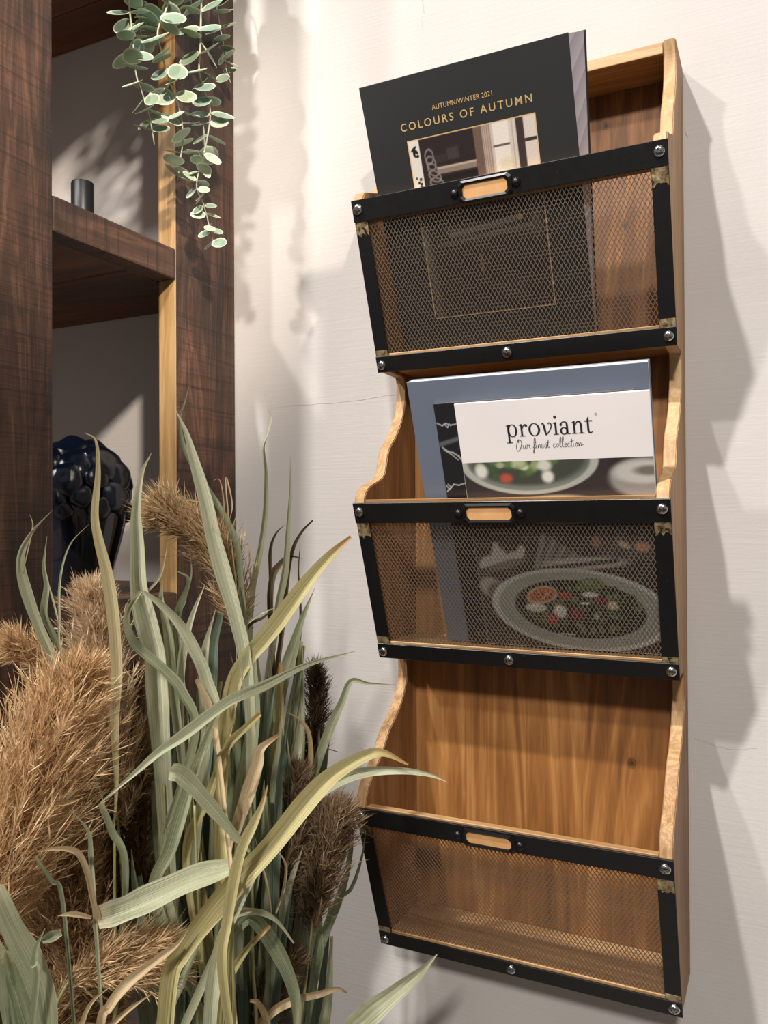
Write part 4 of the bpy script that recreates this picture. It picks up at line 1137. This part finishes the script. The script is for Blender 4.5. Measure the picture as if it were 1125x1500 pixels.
stalk('l8', 'reed with a broad pale blade lying level and a short broken one above', [(335, 1620), (335, 1450), (338, 1340), (342, 1280)], .10)
leaf('l8', [(143, 1344), (175, 1334), (215, 1317), (282, 1287), (330, 1272), (352, 1262)], 33, 'leaf_pale', .10, .1, ext=False, tipw=.85, basew=.3, fold=.22)
leaf('l8', [(249, 1130), (268, 1136), (302, 1172), (343, 1221), (366, 1248)], 23, 'leaf_pale', .10, -.2, ext=False, tipw=.85, basew=.15, peak=.85)
stalk('l9', 'reed with two long blades arching right over the lowest bin', [(235, 1660), (245, 1520), (255, 1430), (270, 1390)], .10)
leaf('l9', [(598, 1120), (562, 1103), (535, 1107), (486, 1135), (445, 1176), (396, 1237), (343, 1294), (302, 1343), (265, 1395), (245, 1450)], 30, 'leaf_yellow', .10, .2, tipw=.10, peak=.45)
leaf('l9', [(656, 1146), (629, 1135), (588, 1129), (535, 1131), (494, 1144), (453, 1173), (410, 1225), (372, 1275)], 17, 'leaf_pale', .08, .25, tipw=.03, peak=.35)
leaf('l9', [(335, 1343), (321, 1388), (312, 1440), (306, 1500), (300, 1580)], 19, 'leaf_pale', .11, .2, tipw=.5)
leaf('l9', [(300, 1330), (285, 1380), (262, 1430), (240, 1500)], 22, 'leaf_green', .09, .3)
stalk('l10', 'reed with slim blades bending to the wall at the right of the bunch', [(430, 1640), (440, 1500), (445, 1400), (450, 1300)], -.03)
leaf('l10', [(578, 1003), (540, 1001), (514, 998), (500, 1030), (484, 1065), (464, 1120), (450, 1180), (445, 1260)], 12, 'leaf_green', -.03, .2, peak=.4)
leaf('l10', [(519, 1198), (513, 1250), (500, 1305), (478, 1360), (462, 1410), (452, 1480)], 13, 'leaf_green', -.02, .5, peak=.5)
leaf('l10', [(536, 1215), (530, 1255), (515, 1300), (490, 1330)], 5, 'leaf_green', -.03, .2)
leaf('l10', [(418, 1042), (440, 1055), (452, 1075), (455, 1110), (453, 1145)], 7, 'leaf_tan', -.02, .2)
leaf('l10', [(450, 1260), (458, 1310), (462, 1360), (462, 1410)], 18, 'leaf_green', -.02, .2, tipw=.3)
stalk('l11', 'reed with one pale green blade jutting out below the wall rack', [(440, 1680), (460, 1620), (480, 1570), (500, 1530)], .0)
leaf('l11', [(640, 1398), (612, 1427), (570, 1462), (535, 1492), (512, 1520)], 30, 'leaf_pale', .0, .15, tipw=.05, peak=.35, basew=.6)
stalk('l12', 'reed with a pale bent blade drooping right above the bottom middle plume', [(330, 1640), (322, 1520), (318, 1430), (330, 1370)], .06)
leaf('l12', [(431, 1382), (405, 1348), (378, 1335), (345, 1338), (320, 1362)], 10, 'leaf_pale', .08, .3, tipw=.2)
leaf('l12', [(435, 1520), (434, 1470), (420, 1421), (396, 1376), (368, 1343), (345, 1360), (330, 1400)], 19, 'leaf_green', .06, .2, tipw=.4, peak=.6)
leaf('l12', [(308, 1340), (340, 1338), (372, 1335)], 3, 'leaf_tan', .085, ext=False)
stalk('l13', 'reed with a mottled brown withered blade low in the middle', [(318, 1640), (320, 1560), (324, 1480), (330, 1440)], .08)
leaf('l13', [(396, 1356), (364, 1388), (336, 1429), (324, 1474), (320, 1530)], 13, 'leaf_yellow', .08, .3, tipw=.3)
leaf('l13', [(508, 1454), (494, 1448), (466, 1456), (430, 1465), (396, 1486), (370, 1530)], 11, 'leaf_tan', .05, .3, tipw=.2)
leaf('l13', [(366, 1466), (378, 1470), (390, 1492), (396, 1520)], 8, 'leaf_tan', .06, .2, ext=False, tipw=.5)
leaf('l13', [(372, 1220), (382, 1260), (392, 1300), (398, 1338)], 3, 'leaf_tan', .05, ext=False)
leaf('l13', [(403, 1242), (418, 1265), (416, 1300), (404, 1338)], 4, 'leaf_tan', .05, ext=False)
stalk('l14', 'reed with an upright brown speckled blade in the centre of the bunch', [(345, 1640), (342, 1480), (340, 1360), (340, 1290)], .11)
leaf('l14', [(392, 1150), (383, 1180), (371, 1205), (354, 1240), (341, 1290), (332, 1350), (325, 1420)], 16, 'leaf_yellow', .115, .2, tipw=.1, peak=.5)
leaf('l14', [(408, 1076), (381, 1097), (376, 1120), (364, 1160), (345, 1215), (330, 1270)], 18, 'leaf_tan', .05, .2, tipw=.25, peak=.6)
leaf('l14', [(381, 1046), (356, 1069), (334, 1092), (320, 1140)], 11, 'leaf_yellow', .06, .2, tipw=.6)
leaf('l14', [(287, 995), (297, 1012), (308, 1040), (316, 1080)], 9, 'leaf_tan', .05, .2, tipw=.6)
stalk('l15', 'reed with wide sage blades in the lower left corner', [(20, 1720), (30, 1620), (38, 1560), (42, 1520)], .10)
leaf('l15', [(-8, 1300), (6, 1335), (22, 1368), (42, 1405), (58, 1445), (66, 1500), (70, 1560)], 32, 'leaf_pale', .11, .2, tipw=.7)
leaf('l15', [(66, 1360), (54, 1385), (50, 1410), (52, 1450)], 9, 'leaf_green', .115, .2, tipw=.1)
leaf('l15', [(90, 1365), (62, 1378)], 14, 'leaf_green', .10, .2, ext=False, tipw=.6)
leaf('l15', [(12, 1395), (22, 1430), (34, 1465), (46, 1510), (52, 1570)], 34, 'leaf_green', .10, .3, tipw=.8)
leaf('l15', [(-12, 1380), (4, 1420), (14, 1470), (20, 1540)], 30, 'leaf_green', .09, .3, tipw=.6)
stalk('l16', 'reed with dry tan blades slanting over the straw coloured plume', [(120, 1660), (135, 1580), (145, 1530), (150, 1500)], .10)
leaf('l16', [(277, 1359), (260, 1382), (233, 1403), (187, 1440), (160, 1475), (146, 1510)], 13, 'leaf_tan', .11, .2, tipw=.1)
leaf('l16', [(221, 1456), (190, 1478), (164, 1502), (150, 1530)], 8, 'leaf_tan', .105, .2, tipw=.2)
leaf('l16', [(168, 1440), (136, 1466), (121, 1495), (116, 1530)], 7, 'leaf_tan', .11, .2)
leaf('l16', [(55, 1247), (85, 1243), (112, 1249), (127, 1278), (137, 1325), (145, 1350)], 9, 'leaf_tan', .10, .3, ext=False, tipw=.2, basew=.8)
leaf('l16', [(100, 1184), (128, 1216), (133, 1252), (135, 1285)], 7, 'leaf_green', .09, .3)
leaf('l16', [(83, 1342), (108, 1339), (134, 1344)], 7, 'leaf_tan', .10, .2, ext=False)
leaf('l16', [(52, 1255), (75, 1290), (92, 1325)], 6, 'leaf_green', .09, .2, tipw=.6)
stalk('l17', 'reed with dark withered leaf tips and a blade standing for shadows in front of the wall left of the middle bin', [(400, 1640), (405, 1350), (410, 1150), (408, 1000)], -.05)
leaf('l17', [(458, 762), (441, 780), (428, 806), (420, 850), (412, 930), (405, 1010)], 7, 'leaf_brown', -.05, .3, peak=.35, tipw=.3)
leaf('l17', [(418, 768), (404, 782), (396, 806), (396, 850), (395, 930)], 5, 'leaf_brown', -.05, .4)
leaf('l17', [(443, 818), (424, 815), (408, 828), (398, 850), (396, 910)], 9, 'leaf_brown', -.05, .4)  # stands for dark shadows, put in as a brown blade
leaf('l17', [(440, 795), (437, 840), (440, 900), (436, 960)], 4, 'leaf_brown', -.05, .3)
leaf('l17', [(461, 862), (441, 910), (428, 950), (414, 994), (402, 1050), (395, 1120)], 19, 'leaf_green', -.03, .3, peak=.45)
leaf('l17', [(404, 888), (385, 905), (362, 920), (352, 975)], 5, 'leaf_brown', .0, .2)
leaf('l17', [(404, 890), (380, 900), (352, 922)], 3, 'leaf_pale', .02, ext=False)
stalk('l18', 'reed with short pointed pale blades rising left of the arching plume', [(290, 1620), (285, 1400), (280, 1200), (278, 1080)], .01)
leaf('l18', [(300, 857), (282, 900), (268, 950), (262, 1010), (264, 1090)], 13, 'leaf_pale', .01, .3)
leaf('l18', [(316, 892), (302, 940), (298, 980), (303, 1040), (300, 1100)], 15, 'leaf_pale', .02, .2)
leaf('l18', [(257, 835), (276, 850), (262, 890), (254, 930), (258, 1000), (262, 1080)], 12, 'leaf_green', .0, .4)
leaf('l18', [(238, 850), (236, 880), (246, 930), (252, 1000), (262, 1090)], 13, 'leaf_green', .02, .3)
leaf('l18', [(277, 800), (280, 840), (270, 880), (262, 920)], 4, 'leaf_pale', .0, .2)
leaf('l18', [(330, 870), (322, 905), (312, 950), (310, 1010), (306, 1090)], 14, 'leaf_dark', -.01, .2)

# --- dense sage stalks filling the middle of the bunch
rf = random.Random(77)
xs = [224, 246, 268, 290, 310, 328, 346, 364, 384, 402, 420, 438, 454]
for k, x0 in enumerate(xs):
    key = 'f%d' % k; dy = rf.uniform(-.06, .0)
    top = rf.uniform(960, 1060) + abs(x0-320)*.25
    b0 = 300 + (x0-330)*.75 + 25
    stalk(key, 'leafy sage green reed packed upright in the middle of the bunch', [(b0, 1640), (b0+(x0-b0)*.4, 1400), (b0+(x0-b0)*.7, 1220), (x0, top+90)], dy, .0026, 'upright reeds in the middle of the bunch')
    for j in range(13):
        xt = x0 + rf.uniform(-34, 34); yt = top + rf.uniform(-60, 330); h = rf.uniform(230, 420)
        xb = b0 + (x0-b0)*.3 + rf.uniform(-22, 22); sw = rf.uniform(-10, 10)
        leaf(key, [(xt, yt), (xt+(xb-xt)*.25+sw, yt+h*.25), (xt+(xb-xt)*.55+sw, yt+h*.55), (xb, yt+h)], rf.uniform(12, 22),
             rf.choice(['leaf_green', 'leaf_green', 'leaf_dark', 'leaf_dark', 'leaf_pale', 'leaf_green', 'leaf_yellow']), dy+rf.uniform(-.02, .03), rf.uniform(-.6, .6), rf.uniform(-.5, .5), tipw=rf.choice([.04, .04, .3]), peak=rf.uniform(.35, .6))
